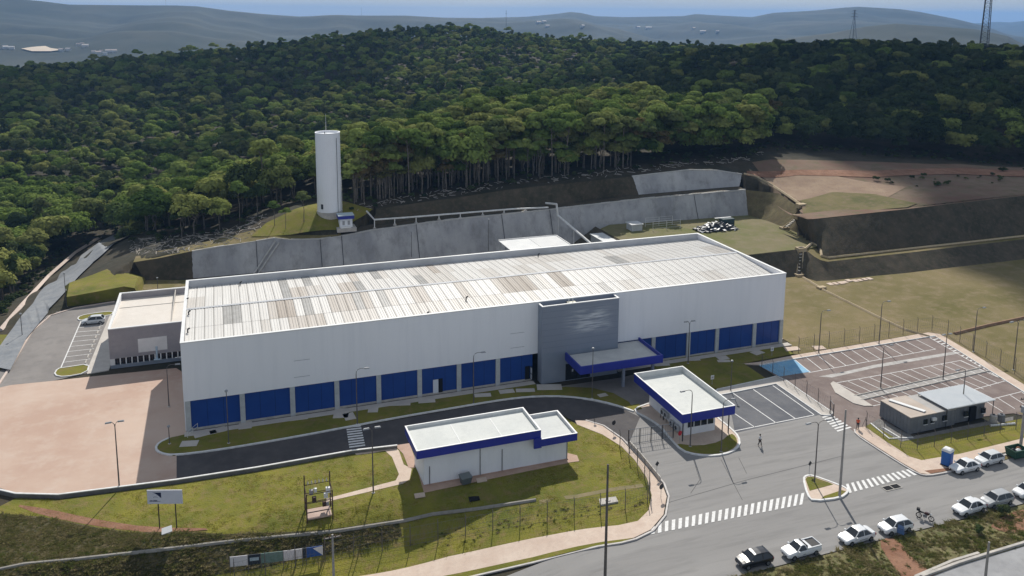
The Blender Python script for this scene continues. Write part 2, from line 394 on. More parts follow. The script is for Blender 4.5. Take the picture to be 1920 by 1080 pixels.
# ---- cut slopes and retaining walls
def band(mb, lo, hi, nseg=60, nv=6, rough=0.0, seed=1):
    g = random.Random(seed)
    def samp(l, t):
        L_ = [0.0]
        for a, b in zip(l, l[1:]): L_.append(L_[-1]+(Vector(b)-Vector(a)).length)
        s = t*L_[-1]
        for i in range(len(l)-1):
            if s <= L_[i+1] or i == len(l)-2:
                k = (s-L_[i])/max(1e-6, L_[i+1]-L_[i]); return Vector(l[i]).lerp(Vector(l[i+1]), k)
    vs = []; fs = []
    for i in range(nseg+1):
        a, b = samp(lo, i/nseg), samp(hi, i/nseg)
        for j in range(nv+1):
            p = a.lerp(b, j/nv)
            if 0 < j < nv: p = p+Vector((g.uniform(-1,1), g.uniform(-1,1), g.uniform(-1,1)))*rough
            vs.append(p)
    for i in range(nseg):
        for j in range(nv):
            k = i*(nv+1)+j; fs.append((k, k+nv+1, k+nv+2, k+1))
    mb.add(vs, fs); return mb
def sub(l, x0, x1):
    """piece of a break line between two x values"""
    def ip(x):
        for a, b in zip(l, l[1:]):
            if (a[0] <= x <= b[0]): return Vector(a).lerp(Vector(b), (x-a[0])/max(1e-6, b[0]-a[0]))
        return Vector(l[0] if x < l[0][0] else l[-1])
    return [ip(x0)]+[Vector(p) for p in l if x0 < p[0] < x1]+[ip(x1)]
XC = at(361, 495, 3).x
W1Bv = [Vector(p) for p in W1B]
struct(band(MB(), sub(W1Bv,-17,XC), sub(W1T,-19,XC), 16, 5, 0.12, 2).build('grass_bank', M_bank, smooth=True))
rw = thing('retaining_wall', 'long grey sprayed concrete retaining wall behind the warehouse', 'wall', (60,194,0))
band(MB(), sub(W1Bv,XC,137.5), sub(W1T,XC,W1T[-1].x), 150, 10, 0.10, 3).build('wall_face', M_shot, rw, smooth=True)
# irregular concrete lip on top
mb = MB()
for a, b in zip(W1T[2:], W1T[3:]):
    n = max(1, int((b-a).length/2.2))
    for i in range(n):
        p = a.lerp(b, i/n); q = a.lerp(b, (i+1)/n); h = rnd.uniform(.05,.22); wd = rnd.uniform(.35,.8)
        mb.add([(p.x,p.y-.1,p.z+h),(q.x,q.y-.1,q.z+h),(q.x,q.y+wd,q.z+h*.6),(p.x,p.y+wd,p.z+h*.6),(p.x,p.y-.12,p.z-.15),(q.x,q.y-.12,q.z-.15)], [(0,1,2,3),(4,5,1,0)])
mb.build('wall_lip', mat('pale_concrete', (0.52,0.51,0.49), 0.85, (0.40,0.39,0.37), 0.8), rw)
# slanted chute in the wall face (left) and thin drain pipes down the face
def onwall(px, py):
    x = at(px, py, 5).x
    for _ in range(5):
        yb, zb = wbase(x); p = atslope(px, py, yb-0.25, zb, 0.42); x = p.x
    return p
M_pipe = mat('white_pipe', (0.72,0.72,0.71), 0.5, (0.58,0.57,0.55), 1.0)
M_dark = mat('dark_metal', (0.035,0.036,0.04), 0.5)
for a, b in (((516,452),(476,513)),((523,455),(484,513))):
    p, q = onwall(*a), onwall(*b); MB().tube([p, q], .22, 6).build('chute_rim', mat('pale_concrete', (0.5,0.5,0.5)), rw)
for x_ in (460,595,640,772,914,1042,1300):
    yb = 0
    top = min(W1T, key=lambda p: abs(p.x-at(x_,420,6).x)); wb = wbase(top.x)
    MB().tube([(top.x,top.y-.3,top.z),(top.x,wb[0]-.3,wb[1])], .07, 6).build('drain_pipe', M_dark, rw)
# bench and upper cut
struct(band(MB(), W1T[8:], [Vector((p.x+.8,p.y+5.2,p.z+.12)) for p in W1T[8:]], 60, 3, .05, 4).build('bench', M_bank, smooth=True))
XW2 = at(1197, 350, 13).x
struct(band(MB(), sub(W2B,W2B[0].x,XW2), sub(W2T,W2T[0].x,XW2-.6), 60, 6, .18, 5).build('grass_bank', M_bank, smooth=True))
uw = thing('retaining_wall', 'short upper sprayed concrete wall above the right end of the long one', 'wall', (125,203,10))
band(MB(), sub(W2B,XW2,W2B[-1].x), sub(W2T,XW2-.6,W2T[-1].x), 50, 8, .10, 6).build('wall_face', M_shot, uw, smooth=True)
mb = MB(); tl = sub(W2T,XW2-.6,W2T[-1].x)
for a, b in zip(tl, tl[1:]): mb.tube([a+Vector((0,.1,.05)), b+Vector((0,.1,.05))], .22, 6)
mb.build('wall_lip', mat('pale_concrete', (0.5,0.5,0.5)), uw)
def apron(name, line, mt, back=6.0, dx=0.0):
    far = []
    for p in line:
        q = Vector((p.x+dx, p.y+back, 0)); q.z = float(zhill(q.x, q.y)[0])+.05; far.append(q)
    return struct(band(MB(), [p+Vector((0,0,.03)) for p in line], far, 60, 3, .04, 8).build(name, mt, smooth=True))
apron('bench', W2T, M_forestfloor, 7)
apron('bench', W1T[:9], M_lawn_right, 6)
# terraces to the right
struct(band(MB(), R1B, R1T, 160, 6, .10, 9).build('grass_bank', M_bank, smooth=True))
struct(band(MB(), R1T[3:], R2B[1:] if False else [Vector((137.5,160,3.6))]+R2B[2:], 80, 2, .03, 10).build('bench', M_lawn_right, smooth=True))
struct(band(MB(), R2B, R2T, 120, 7, .14, 11).build('grass_bank', M_bank, smooth=True))
struct(band(MB(), SIDEB, SIDET, 24, 6, .15, 12).build('grass_bank', mat('bare_bank', (0.11,0.085,0.045), 0.95, (0.17,0.14,0.07), 0.4, (0.08,0.075,0.03), 1.2, .6, bump=.9, bscale=4), smooth=True))
apron('bench', R2T, M_terrace, 7)
mb = MB(); tp = [(92,157.5),(115,157.3),(129.7,157.2),(138.6,160),(138.6,174),(138.8,192),(104,193),(96,193),(92,190)]
mb.prism(tp, 4.2, 4.62); struct(mb.build('terrace', mat('terrace_grass', (0.105,0.125,0.022), .95, (0.185,0.155,0.085), 0.06, (0.23,0.185,0.12), .3, .6, bump=.7, bscale=4)))
struct(band(MB(), [Vector((86,153,0)),Vector((86,194,0))], [Vector((92,157.5,4.5)),Vector((92,193,4.5))], 10, 3, .05, 13).build('grass_bank', M_bank))
# earth track and bare soil on the upper terrace
def terr_sheet(name, pts, off, mt, zf):
    poly = [tuple(zf(*p))[:2] for p in pts]
    return poly
def onhill(px, py, z0=12.0):
    d = ray(px, py); ts = np.linspace(60, 700, 1600)/math.hypot(d.x, d.y)
    below = CAM_H+d.z*ts < zground(d.x*ts, d.y*ts)
    t = float(ts[int(np.argmax(below))])
    return Vector((d.x*t, d.y*t, CAM_H+d.z*t))
def hillsheet(name, pts, off, mt, nseg=24, nv=6):
    n = len(pts)//2; a = [onhill(*p) for p in pts[:n]]; b = [onhill(*p) for p in reversed(pts[n:])]
    o = band(MB(), a, b, nseg, nv).build(name, mt, smooth=True)
    V = [v.co.copy() for v in o.data.vertices]; Zs = zground([v.x for v in V], [v.y for v in V])
    for v, z in zip(o.data.vertices, Zs): v.co.z = z+off
    return struct(o)
hillsheet('terrace', [(1410,305),(1500,300),(1600,303),(1800,308),(2010,312),(2010,364),(1820,379),(1700,390),(1520,409),(1445,352)], .10, M_terrace, 60, 12)
hillsheet('earth_track', [(1400,322),(1500,320),(1640,322),(1800,316),(2000,322),(2000,334),(1800,328),(1640,334),(1500,330),(1400,330)], .25, M_redsoil)
hillsheet('bare_soil', [(1420,328),(1480,326),(1560,330),(1640,345),(1700,352),(1640,385),(1580,390),(1530,388),(1490,375),(1440,342)], .18, mat('pale_soil', (0.24,0.165,0.115), .95, (0.32,0.235,0.16), .2, (.15,.09,.06), .8, .5, bump=.5, bscale=3))
hillsheet('knoll_grass', [(470,446),(500,420),(545,398),(590,384),(640,378),(668,386),(700,428),(660,438),(630,443),(590,447),(540,448),(500,447)], .22, M_lawn, 40, 10)
hillsheet('grass_patch', [(1500,378),(1560,362),(1640,366),(1720,384),(1700,391),(1620,398),(1560,405),(1508,410)], .30, mat('terrace_turf', (0.085,0.085,0.022), .95, (0.165,0.135,0.055), .12, (.2,.14,.09), .5, .6, bump=.8, bscale=4))

# ================================================================== ROADS, YARD, LAWNS
M_street = mat('street_asphalt', (0.225,0.218,0.212), 0.85, (0.285,0.275,0.265), 0.12, (0.165,0.16,0.155), 0.9, 0.6, bump=0.15, bscale=25, stretch=(0.10,1.0,1.0))
M_asph = mat('dark_asphalt', (0.060,0.055,0.057), 0.85, (0.085,0.078,0.078), 0.15, (0.11,0.10,0.097), 0.6, 0.4, bump=0.15, bscale=25)
M_lot = mat('lot_asphalt', (0.150,0.112,0.100), 0.85, (0.225,0.178,0.160), 0.10, (0.29,0.245,0.22), 0.5, 0.45, bump=0.15, bscale=25)
M_lotdark = mat('lot_asphalt_dark', (0.085,0.09,0.105), 0.85, (0.13,0.132,0.142), 0.2, (0.18,0.18,0.185), 0.6, 0.4, bump=0.15, bscale=25)
M_yard = mat('yard_concrete', (0.455,0.315,0.245), 0.85, (0.535,0.405,0.325), 0.055, (0.57,0.475,0.40), 0.35, 0.4, bump=0.1, bscale=12, lo=.4, hi=.6)
M_walk = mat('concrete_walk', (0.47,0.43,0.39), 0.85, (0.56,0.52,0.47), 0.5, (0.36,0.33,0.30), 2.0, 0.4, bump=0.1, bscale=15)
M_asph2 = mat('grey_asphalt', (0.20,0.185,0.175), 0.85, (0.255,0.235,0.22), 0.12, (0.15,0.14,0.135), 0.5, 0.5, bump=0.15, bscale=25)

YK = 77.9                                              # street kerb line, site side
struct(sheet('street', [(-30,68.0),(200,68.0),(200,YK),(-30,YK)], 0.0, M_street))
plaza = P2((1190,1014),(1225,997),(1246,968),(1252,932),(1243,908),(1212,876),(1165,825),(1130,800),(1075,789),(1060,780),(1100,742),(1200,700),(1330,735),(1460,712),(1560,780),(1625,822),(1735,893),(1762,893))
plaza = [(41,YK-.5)]+plaza[1:-1]+[(84,YK-.5)]
struct(sheet('forecourt', plaza, 0.004, M_street))
lane = P2((331,903),(331,855),(640,806),(850,768),(960,750),(1010,745),(1060,746),(1110,752),(1165,765),(1200,782),(1180,830),(1130,800),(1075,789),(1046,775),(980,790),(770,830),(740,842),(660,850),(480,882))
struct(sheet('site_road', lane, 0.008, M_asph))
yard = P2((-60,735),(20,722),(100,714),(190,704),(330,690),(346,700),(350,815),(331,830),(331,905),(110,932),(40,928),(0,915),(-60,890))
struct(sheet('yard', yard, 0.008, M_yard))
wlot = P2((-60,740),(-30,690),(20,640),(60,605),(100,586),(160,573),(230,563),(260,560),(225,600),(205,690),(100,714),(20,722))
struct(sheet('west_lot', wlot, 0.012, M_asph2))
kerb('kerb', P2((-40,775),(0,718),(25,680),(60,622),(95,592),(140,578),(215,566)), .35, 0, .16, mat('pink_kerb', (0.55,0.44,0.38), .85, (.62,.53,.47), 1.)); 
for o in list(COL.objects):
    if o.name == 'kerb': struct(o)
elot = P2((1423,685),(1489,672),(1752,629),(1790,648),(2010,772),(2010,800),(1900,775),(1640,803),(1605,812),(1540,765),(1500,735))
struct(sheet('parking_lot', elot, 0.010, M_lot))
small = P2((1345,742),(1455,721),(1536,778),(1378,812),(1372,780))
struct(sheet('parking_bay', small, 0.012, M_lotdark))
struct(sheet('entrance_walk', P2((995,732),(1165,708),(1235,690),(1300,700),(1240,760),(1190,775),(1150,742),(1090,726)), 0.012, M_asph2))

def lawn(name, pts, mt=None, h=0.10, kerbmat=None, sm=1, kw=.2, world=False):
    poly = pts if world else P2(*pts)
    if sm: poly = smooth_poly(poly, sm)
    o = struct(sheet(name, poly, h, mt or M_lawn, thick=h+.05))
    if kerbmat: struct(kerb('kerb', poly, kw, 0, h+.06, kerbmat, closed=True))
    return poly
YF = 120.1
# front lawn between warehouse and site road, with its white kerb
front_kerb = P2((318,822),(298,831),(291,842),(300,851),(325,855),(400,846),(480,833),(560,819),(640,804),(745,784),(850,766),(920,754),(970,747),(1010,744),(1060,744),(1110,750),(1150,759),(1188,772))
fl = front_kerb+P2((1180,755),(1150,738),(1110,728),(1060,726),(1010,731))+[(46.5,119.4),(-6.0,119.4)]
struct(sheet('lawn', fl, 0.10, M_lawn, thick=.14))
struct(kerb('kerb', smooth_poly(front_kerb, 1, False), .30, 0, .18, M_kerbwhite))
struct(sheet('apron_walk', [(-6.5,118.6),(46.5,118.6),(46.5,119.9),(-6.5,119.9)], .13, M_walk, thick=.1))
struct(sheet('lawn', P2((1222,690),(1262,672),(1466,648),(1488,664),(1394,682),(1437,711),(1345,731),(1300,712)), .10, M_lawn, thick=.14))
struct(sheet('apron_walk', [(61.4,118.7),(96.5,118.7),(96.5,119.95),(61.4,119.95)], .13, M_walk, thick=.1))
# island of the gatehouse
gi = P2((1188,772),(1215,785),(1238,800),(1258,825),(1278,846),(1305,854),(1340,856),(1372,849),(1387,836),(1385,820),(1372,806),(1345,784),(1300,745),(1262,745),(1200,762))
gis = smooth_poly(gi, 1)
struct(sheet('gatehouse_island', gis, .10, M_pave, thick=.14)); struct(kerb('kerb', gis, .28, 0, .17, M_kerbwhite, closed=True))
struct(sheet('lawn', smooth_poly(P2((1262,832),(1280,846),(1310,852),(1345,853),(1372,845),(1383,833),(1380,820),(1370,813),(1352,829),(1310,838)),1), .118, M_lawn, thick=.02))
struct(sheet('lawn', P2((1172,763),(1198,758),(1204,768),(1190,771)), .122, M_lawn, thick=.02))
# walk round the small bay
bw = P2((1335,741),(1345,731),(1437,711),(1456,706),(1474,714),(1500,733),(1562,775),(1557,780),(1540,779),(1455,720.5),(1367,738),(1345,742))
struct(sheet('bay_walk', bw, .10, M_walk, thick=.14)); struct(kerb('kerb', bw, .18, 0, .15, M_kerbwhite, closed=True))
# walk along the north edge of the east lot
ew = P2((1389,683),(1421,680),(1500,665),(1620,645),(1740,624),(1762,627),(1810,655),(1930,728),(2010,775),(1998,778),(1920,735),(1752,630),(1490,673),(1424,685))
struct(sheet('lot_walk', ew, .10, M_pave, thick=.14))
struct(kerb('kerb', P2((1424,685.5),(1490,673.5),(1752,630.5),(1918,735),(1998,779)), .2, 0, .15, M_kerbwhite))
struct(sheet('lawn', [(97,120),(97,148.5),(121,152.4),(125,152.2),(126,148),(150,146.4),(262,145.8),(262,60),(125,60),(112,86)]+P2((2010,770),(1930,727),(1810,654),(1762,626),(1740,623),(1500,664),(1488,664)), .02, M_lawn_right, zf=None))
# left islands of the small west lot
M_kl = M_kerbwhite
lawn('lawn', [(145,599),(150,593),(175,588),(213,584),(210,591),(196,593),(170,598),(152,602)], kerbmat=M_kl, sm=1)
lawn('lawn', [(101,704),(108,692),(122,690),(168,683),(163,700),(120,708)], kerbmat=M_kl, sm=1)
struct(sheet('annex_walk', P2((168,683),(206,592),(222,592),(206,690),(204,695),(163,702)), .10, M_walk, thick=.14))
lawn('lawn', [(-60,720),(-40,650),(0,628),(28,628),(36,634),(20,660),(-2,700)], sm=0, h=.06)
# western bank beside the access road
bt = [at(125,557,2.2), at(180,547,2.6), at(232,537,2.8), at(252,540,2.6), at(258,520,2.4), at(200,506,2.2), at(130,530,1.8)]
mb = MB(); bb = [at(126,575,0), at(175,569,0), at(234,561,0), at(262,556,0), at(275,520,0), at(205,494,0), at(118,540,0)]
n = 7; mb.add([tuple(p) for p in bt]+[tuple(p) for p in bb], [tuple(range(6,-1,-1))]+[(i,(i+1)%n,n+(i+1)%n,n+i) for i in range(n)])
o = struct(mb.build('grass_bank', M_lawn))
bm = bmesh.new(); bm.from_mesh(o.data); bmesh.ops.recalc_face_normals(bm, faces=bm.faces[:]); bm.to_mesh(o.data); bm.free()
lawn('lawn', [(125,575),(262,557),(350,545),(350,525),(255,525),(200,510),(125,545)], M_lawn_right, h=.03, sm=0)
# gravel access road with a concrete edge
acc_l = [(-25,690),(14,634),(62,574),(112,518),(152,482),(190,454),(218,441),(300,424),(420,398),(520,382)]
acc_r = [(20,700),(50,640),(92,586),(138,534),(176,494),(212,462),(244,445),(330,428),(440,402),(540,384)]
def accz(px, py):
    p = onhill(px, py, 0.0); return p
hillsheet('access_road', acc_l[:7]+list(reversed(acc_r[:7])), .5, mat('gravel', (0.20,0.215,0.235), .95, (0.28,0.29,0.30), .4, (.15,.155,.17), 1.5, .5, bump=.5, bscale=6), 110, 4)
def hline(pts, z0=0.0, dz=.25): return [Vector((p.x,p.y,p.z+dz)) for p in (onhill(a,b,z0) for a,b in pts)]
mb = MB(); l1 = hline([(0,622),(40,575),(90,520),(140,476),(188,446)])
mb.tube(l1, .55, 4); struct(mb.build('road_edge', mat('pink_kerb', (0.5,0.45,0.4))))
# lower lawn with the substation, its sidewalk and verge
low = P2((-60,985),(-10,955),(30,935),(110,938),(331,909),(480,886),(640,856),(700,848),(745,840),(770,833),(1046,776),(1082,797),(1130,816),(1165,838),(1190,864),(1213,898),(1222,930),(1216,958),(1196,978),(1160,986),(1040,1003),(840,1045),(640,1087),(470,1123),(200,1170),(-60,1200))
struct(sheet('lawn', low, .06, M_lawn, cell=2.0))
struct(kerb('kerb', P2((-60,918),(0,925),(30,932),(110,934),(331,906),(480,883),(660,851),(745,841)), .22, -.3, .46, mat('shadow_kerb_wall', (.12,.115,.105), .9, (.19,.18,.165), .6)))  # wall raised and coloured dark to stand for the shadow strip below the yard edge
struct(kerb('kerb', P2((-60,918),(0,925),(30,932),(110,934),(331,906),(480,883),(660,851),(745,841)), .26, .462, .56, M_kerbwhite))
walk = P2((1040,1003),(840,1045),(640,1087),(470,1123),(470,1165),(813,1085),(1000,1046),(1120,1019),(1187,1010),(1220,994),(1244,966),(1250,932),(1241,908),(1212,876),(1165,825),(1130,800),(1100,790),(1078,789),(1082,797),(1130,816),(1165,838),(1190,864),(1213,898),(1222,930),(1216,958),(1196,978),(1160,986))
struct(sheet('sidewalk', walk, .10, M_pave, thick=.14, cell=2.0))
struct(sheet('verge', P2((813,1085),(1000,1046),(1120,1019),(1187,1010),(1165,1018),(1120,1025),(1000,1055),(870,1086)), .11, M_lawn, thick=.12))
struct(kerb('kerb', P2((700,1125),(870,1086),(1000,1056),(1120,1026),(1165,1019),(1192,1012),(1225,996),(1248,967),(1254,932),(1245,907),(1215,875),(1168,824),(1132,799),(1098,789)), .22, 0, .15, mat('kerb_stone', (0.6,0.57,0.54), .8, (.45,.42,.4), 1.)))
# weedy darker ground on the lower bank
struct(sheet('weed_bank', P2((-60,990),(0,965),(80,970),(180,990),(250,1000),(300,998),(420,1003),(520,1000),(620,994),(745,975),(757,1012),(660,1035),(520,1062),(400,1080),(200,1130),(-60,1180)), .085, mat('bank_weeds', (0.035,0.040,0.016), .95, (0.100,0.082,0.040), .30, (.12,.09,.055), 1.1, .55, bump=1., bscale=5), cell=2.0))
struct(sheet('bare_path', smooth_poly(P2((20,945),(90,955),(180,975),(280,990),(420,992),(300,1002),(180,988),(80,968)),1), .075, M_redsoil, cell=2.0))
mb = MB(); gl = [atg(*p) for p in ((-40,1078),(45,1060),(130,1052),(300,1033),(450,1015),(620,1000),(700,988),(760,978),(810,966),(900,955),(1005,939))]
mb.tube([p+Vector((0,0,.08)) for p in gl], .24, 6); gut = struct(mb.build('drainage_gutter', mat('gutter_concrete', (.22,.21,.19), .9, (.30,.28,.25), .7, (.15,.14,.12), 2., .5)))
struct(sheet('bare_path', P2((1010,939),(1080,928),(1160,913),(1205,908),(1207,914),(1160,920),(1080,935),(1012,946)), .07, mat('path_soil', (0.24,0.19,0.11), .95, (.17,.15,.07), .6)))
# paths to the substation
struct(sheet('path', P2((665,850),(700,846),(738,838),(748,846),(757,872),(772,880),(768,900),(755,908),(612,942),(612,936),(742,902),(748,890),(735,858),(722,846),(700,850),(668,854)), .09, M_pave, thick=.05))
struct(sheet('path', P2((740,836),(768,832),(779,864),(779,878),(766,878),(756,852)), .102, mat('terracotta_pave', (.40,.27,.205), .85, (.47,.33,.26), .6), thick=.05))
struct(sheet('path', P2((783,884),(795,925),(1070,868),(1086,866),(1082,855),(1062,850)), .105, mat('terracotta_pave', (.4,.27,.2)), thick=.05))
# sidewalk, fence lawn and kerbs at the right
s2 = P2((1604,812),(1608,803),(1622,801),(1660,828),(1705,857),(1728,864),(1800,852),(1930,820),(2010,800),(2010,815),(1940,832),(1900,845),(1830,862),(1800,877),(1775,884),(1740,890),(1725,888),(1690,868),(1640,836))
struct(sheet('sidewalk', s2, .10, M_pave, thick=.14)); struct(kerb('kerb', smooth_poly(P2((2010,822),(1940,838),(1830,870),(1800,880),(1775,887),(1740,893),(1722,890),(1688,870),(1638,838),(1604,815),(1602,806)),1,False), .2, 0, .15, mat('kerb_stone', (.6,.57,.54))))
struct(sheet('verge', P2((1733,884),(1776,879),(1800,874),(1788,882),(1745,889)), .12, M_redsoil, thick=.02))
struct(sheet('verge', P2((1862,862),(1900,850),(1940,838),(2010,822),(2010,829),(1940,845),(1870,867)), .05, M_lawn_right, thick=.05))
struct(sheet('lawn', P2((1622,801),(1632,795),(1690,829),(1920,785),(2010,765),(2010,800),(1930,820),(1800,852),(1728,864),(1705,857),(1660,828)), .08, M_lawn, thick=.1))
struct(sheet('gravel_bed', P2((1632,795),(1648,786),(1712,819),(1900,782),(1900,789),(1690,829)), .10, mat('bed_gravel', (.14,.135,.125), .95, (.22,.21,.2), 1.2, (.3,.29,.28), 4, .5, bump=.8, bscale=8), thick=.1))
struct(kerb('kerb', P2((1632,795),(1667,824),(1712,822)), .22, 0, .2, M_kerbwhite)); struct(kerb('kerb', P2((1655,803),(1688,823)), .22, 0, .2, M_kerbwhite))
struct(sheet('median', P2((1557,720),(1562,716),(1567,718),(1637,762),(1620,762),(1600,757),(1566,737)), .12, M_walk, thick=.15))
# triangular traffic island
ti = smooth_poly(P2((1506,899),(1512,893),(1524,893),(1560,906),(1588,917),(1590,924),(1576,935),(1524,941),(1514,930)), 1)
struct(sheet('traffic_island', ti, .13, M_pave, thick=.17)); struct(kerb('kerb', ti, .26, 0, .19, M_kerbwhite, closed=True))
struct(sheet('island_grass', P2((1510,900),(1514,896),(1524,896),(1552,906),(1562,910),(1518,922)), .155, M_lawn, thick=.03))
struct(sheet('island_grass', P2((1540,937),(1545,932),(1578,921),(1586,923),(1574,932)), .155, M_lawn, thick=.03))
# south bank, its kerb and the concrete lane in the corner
struct(sheet('south_bank', [(30,40),(30,67.7),(160,67.7),(160,40)], .09, M_weeds, zf=None))
struct(kerb('kerb', [(0,67.85),(160,67.85)], .25, 0, .15, M_conc))
struct(sheet('bare_soil', smooth_poly(P2((1645,1018),(1668,1008),(1690,1020),(1705,1045),(1740,1068),(1770,1090),(1700,1095),(1672,1060)),1), .12, M_redsoil, zf=None))
struct(sheet('bare_soil', smooth_poly(P2((1850,985),(1925,950),(1950,975),(1920,1000),(1880,1000)),1), .12, M_redsoil, zf=None))
struct(sheet('lane', P2((1740,1085),(1800,1062),(1870,1041),(1990,1005),(1990,1130),(1740,1130)), .13, mat('lane_concrete', (.27,.27,.275), .85, (.34,.34,.345), .3, (.2,.2,.21), 1, .4), zf=None))
struct(kerb('kerb', P2((1728,1085),(1795,1060),(1865,1038),(1990,1000)), .3, 0, .38, M_conc)); struct(kerb('kerb', P2((1715,1085),(1785,1055),(1835,1040)), .3, 0, .3, M_conc))

# ------------------------------------------------------------------ painted markings
def crosswalk(a0, a1, b0, b1, n, duty=.5, z=.022, lbl=''):
    """n stripes between the line a (near ends) and b (far ends)"""
    e = bpy.data.objects.new('crosswalk', None); COL.objects.link(e); e['kind'] = 'structure'
    A0, A1, B0, B1 = [tuple(atg(*p))[:2] for p in (a0,a1,b0,b1)]
    for i in range(n):
        t0, t1 = i/n, (i+duty)/n
        q = [lerp(A0,A1,t0), lerp(A0,A1,t1), lerp(B0,B1,t1), lerp(B0,B1,t0)]
        mb = MB(); mb.quad(*[(p[0],p[1],z+zsite(*p)) for p in q]); mb.build('stripe', M_paint, e, world=False)
crosswalk((1221,1002),(1510,945),(1221,983),(1514,923), 24)
crosswalk((1592,925),(1724,889),(1586,908),(1707,879), 13)
crosswalk((655,840),(648,794),(685,836),(675,791), 10, .55)
crosswalk((1541,782),(1573,812),(1558,777),(1600,804), 7, .5, .03)
mk = MB()
def stalls(a0, a1, b0, b1, n, wd=.13, z=.02, skip=()):
    A0, A1, B0, B1 = [tuple(atg(*p))[:2] for p in (a0,a1,b0,b1)]
    for i in range(n+1):
        if i in skip: continue
        strip_line(mk, lerp(A0,A1,i/n), lerp(B0,B1,i/n), wd, z)
def pline(a, b, wd=.13, z=.024): strip_line(mk, tuple(atg(*a))[:2], tuple(atg(*b))[:2], wd, z)
# small bay
pline((1374,737),(1455,793),.16); pline((1412,730),(1491,785),.16); pline((1449,723),(1528,779),.16); pline((1378,808),(1528,778),.16); pline((1372,772),(1415,801),.14)
# east lot: north row, double middle row, front row, motorcycle bays on the right edge
stalls((1490,674),(1718,637),(1519,698),(1754,655), 11); pline((1516,699),(1755,654.5))
stalls((1570,719),(1800,676),(1706,781),(1886,714), 12); pline((1566,718.5),(1801,676)); pline((1700,765),(1886,714))
pline((1637,761),(1660,757)); pline((1801,676),(1886,714),.16)
stalls((1848,752),(1960,725),(1880,772),(1990,745), 5); pline((1830,756),(1965,722))
pline((1741,632),(1920,735),.14)
stalls((1743,633),(1925,738),(1757,630),(1935,733), 22, .28)
wl = tuple(atg(*p)[:2] for p in ((1535,706),(1560,708),(1640,690),(1815,660),(1785,660),(1640,684),(1575,699)))
struct(mk.build('road_marking', M_paint, world=False))
struct(sheet('road_marking', list(wl), .021, mat('worn_paint', (.50,.48,.46), .8, (.34,.32,.3), .8)))
# wheel stops along the middle of the double row
ws = [lerp(atg(1602,748)[:2], atg(1842,694)[:2], i/24) for i in range(25)]
def wheel_stop(p, dx, lab):
    o_ = MB().box(p[0]-.75,p[0]+.75,p[1]-.1,p[1]+.1,.012,.16)
    return o_
struct(sheet('centre_strip', [(ws[0][0],ws[0][1]-.55),(ws[-1][0],ws[-1][1]-.55),(ws[-1][0],ws[-1][1]+.55),(ws[0][0],ws[0][1]+.55)], .016, mat('strip_gravel', (.30,.28,.26), .9, (.42,.4,.38), .8, (.18,.17,.16), 2., .5)))
proto = None
for i, p in enumerate(ws[1:]):
    for s_ in (-.75, .75):
        if proto is None:
            proto = MB().add([(-.8,-.12,0),(.8,-.12,0),(.8,.12,0),(-.8,.12,0),(-.7,-.06,.14),(.7,-.06,.14),(.7,.06,.14),(-.7,.06,.14)],[(4,5,6,7),(0,1,5,4),(1,2,6,5),(2,3,7,6),(3,0,4,7)]).build('wheel_stop', M_conc, world=False); o = proto
        else: o = proto.copy(); COL.objects.link(o)
        o.location = (p[0]+.2, p[1]+s_, .02); tag(o, 'low concrete wheel stop along the middle strip of the east parking lot', 'wheel stop', 'wheel stops in the middle of the east parking lot')
# blue accessible bay
struct(sheet('blue_bay', P2((1424,686),(1488,674),(1520,697),(1462,706)), .018, mat('blue_bay_paint', (.13,.34,.55), .7, (.20,.42,.60), .6, (.35,.42,.45), 2., .5)))
# west lot bay
mk2 = MB()
A0, A1, B0, B1 = [tuple(atg(*p))[:2] for p in ((114,690),(152,602),(165,683),(198,599))]
for i in range(10): strip_line(mk2, lerp(A0,A1,i/9.5), lerp(B0,B1,i/9.5), .14, .022)
strip_line(mk2, A0, A1, .18, .026)
struct(mk2.build('road_marking', M_paint, world=False))
for i in range(9):
    p = lerp(B0, B1, (i+.5)/9.5); o = proto.copy(); COL.objects.link(o); o.location = (p[0]-.5, p[1], .02); o.rotation_euler = (0,0,math.pi/2)
    tag(o, 'low concrete wheel stop in the small parking row beside the beige annex', 'wheel stop', 'wheel stops beside the annex')
# stop line, cracks and tar seams on the forecourt
tar = MB()
for l in (((1220,952),(1400,900),(1580,855)), ((1352,862),(1372,900),(1392,938)), ((1300,862),(1312,900),(1295,925)), ((1385,858),(1400,888))):
    for a, b in zip(l, l[1:]): strip_line(tar, tuple(atg(*a))[:2], tuple(atg(*b))[:2], .06, .018)
struct(tar.build('tar_seam', mat('tar', (.05,.05,.052), .7), world=False))
# concrete pads and manholes on the front lawn
pads = bpy.data.objects.new('concrete_pads', None); COL.objects.link(pads); pads['kind'] = 'structure'
for (px,py,w_,d_) in ((385,815,3,1),(408,808,2.2,1.6),(460,798,1.8,2.4),(560,785,2.6,1.3),(640,776,2.2,3),(655,782,1.6,2.2),(700,768,1.5,2.2),(750,758,3.2,1.3),(800,752,2.6,1.6),(905,742,2.6,1.2),(950,735,2.4,1.3),(985,733,3,1.2),(1030,727,4,2),(1240,683,2.6,1.8),(1300,674,2.2,1.5),(1355,672,2.0,1.5),(1357,678,2.2,.9),(1420,662,2.2,1.6),(1130,742,1.5,1.),(355,833,2.3,1.6)):
    p = atg(px,py); a_ = rnd.uniform(-.3,.3); c_, s_ = math.cos(a_), math.sin(a_)
    MB().prism([(p.x+c_*x-s_*y, p.y+s_*x+c_*y) for x, y in ((-w_/2,-d_/2),(w_/2,-d_/2),(w_/2,d_/2),(-w_/2,d_/2))], .08, .135).build('concrete_pad', M_walk, pads, world=False)


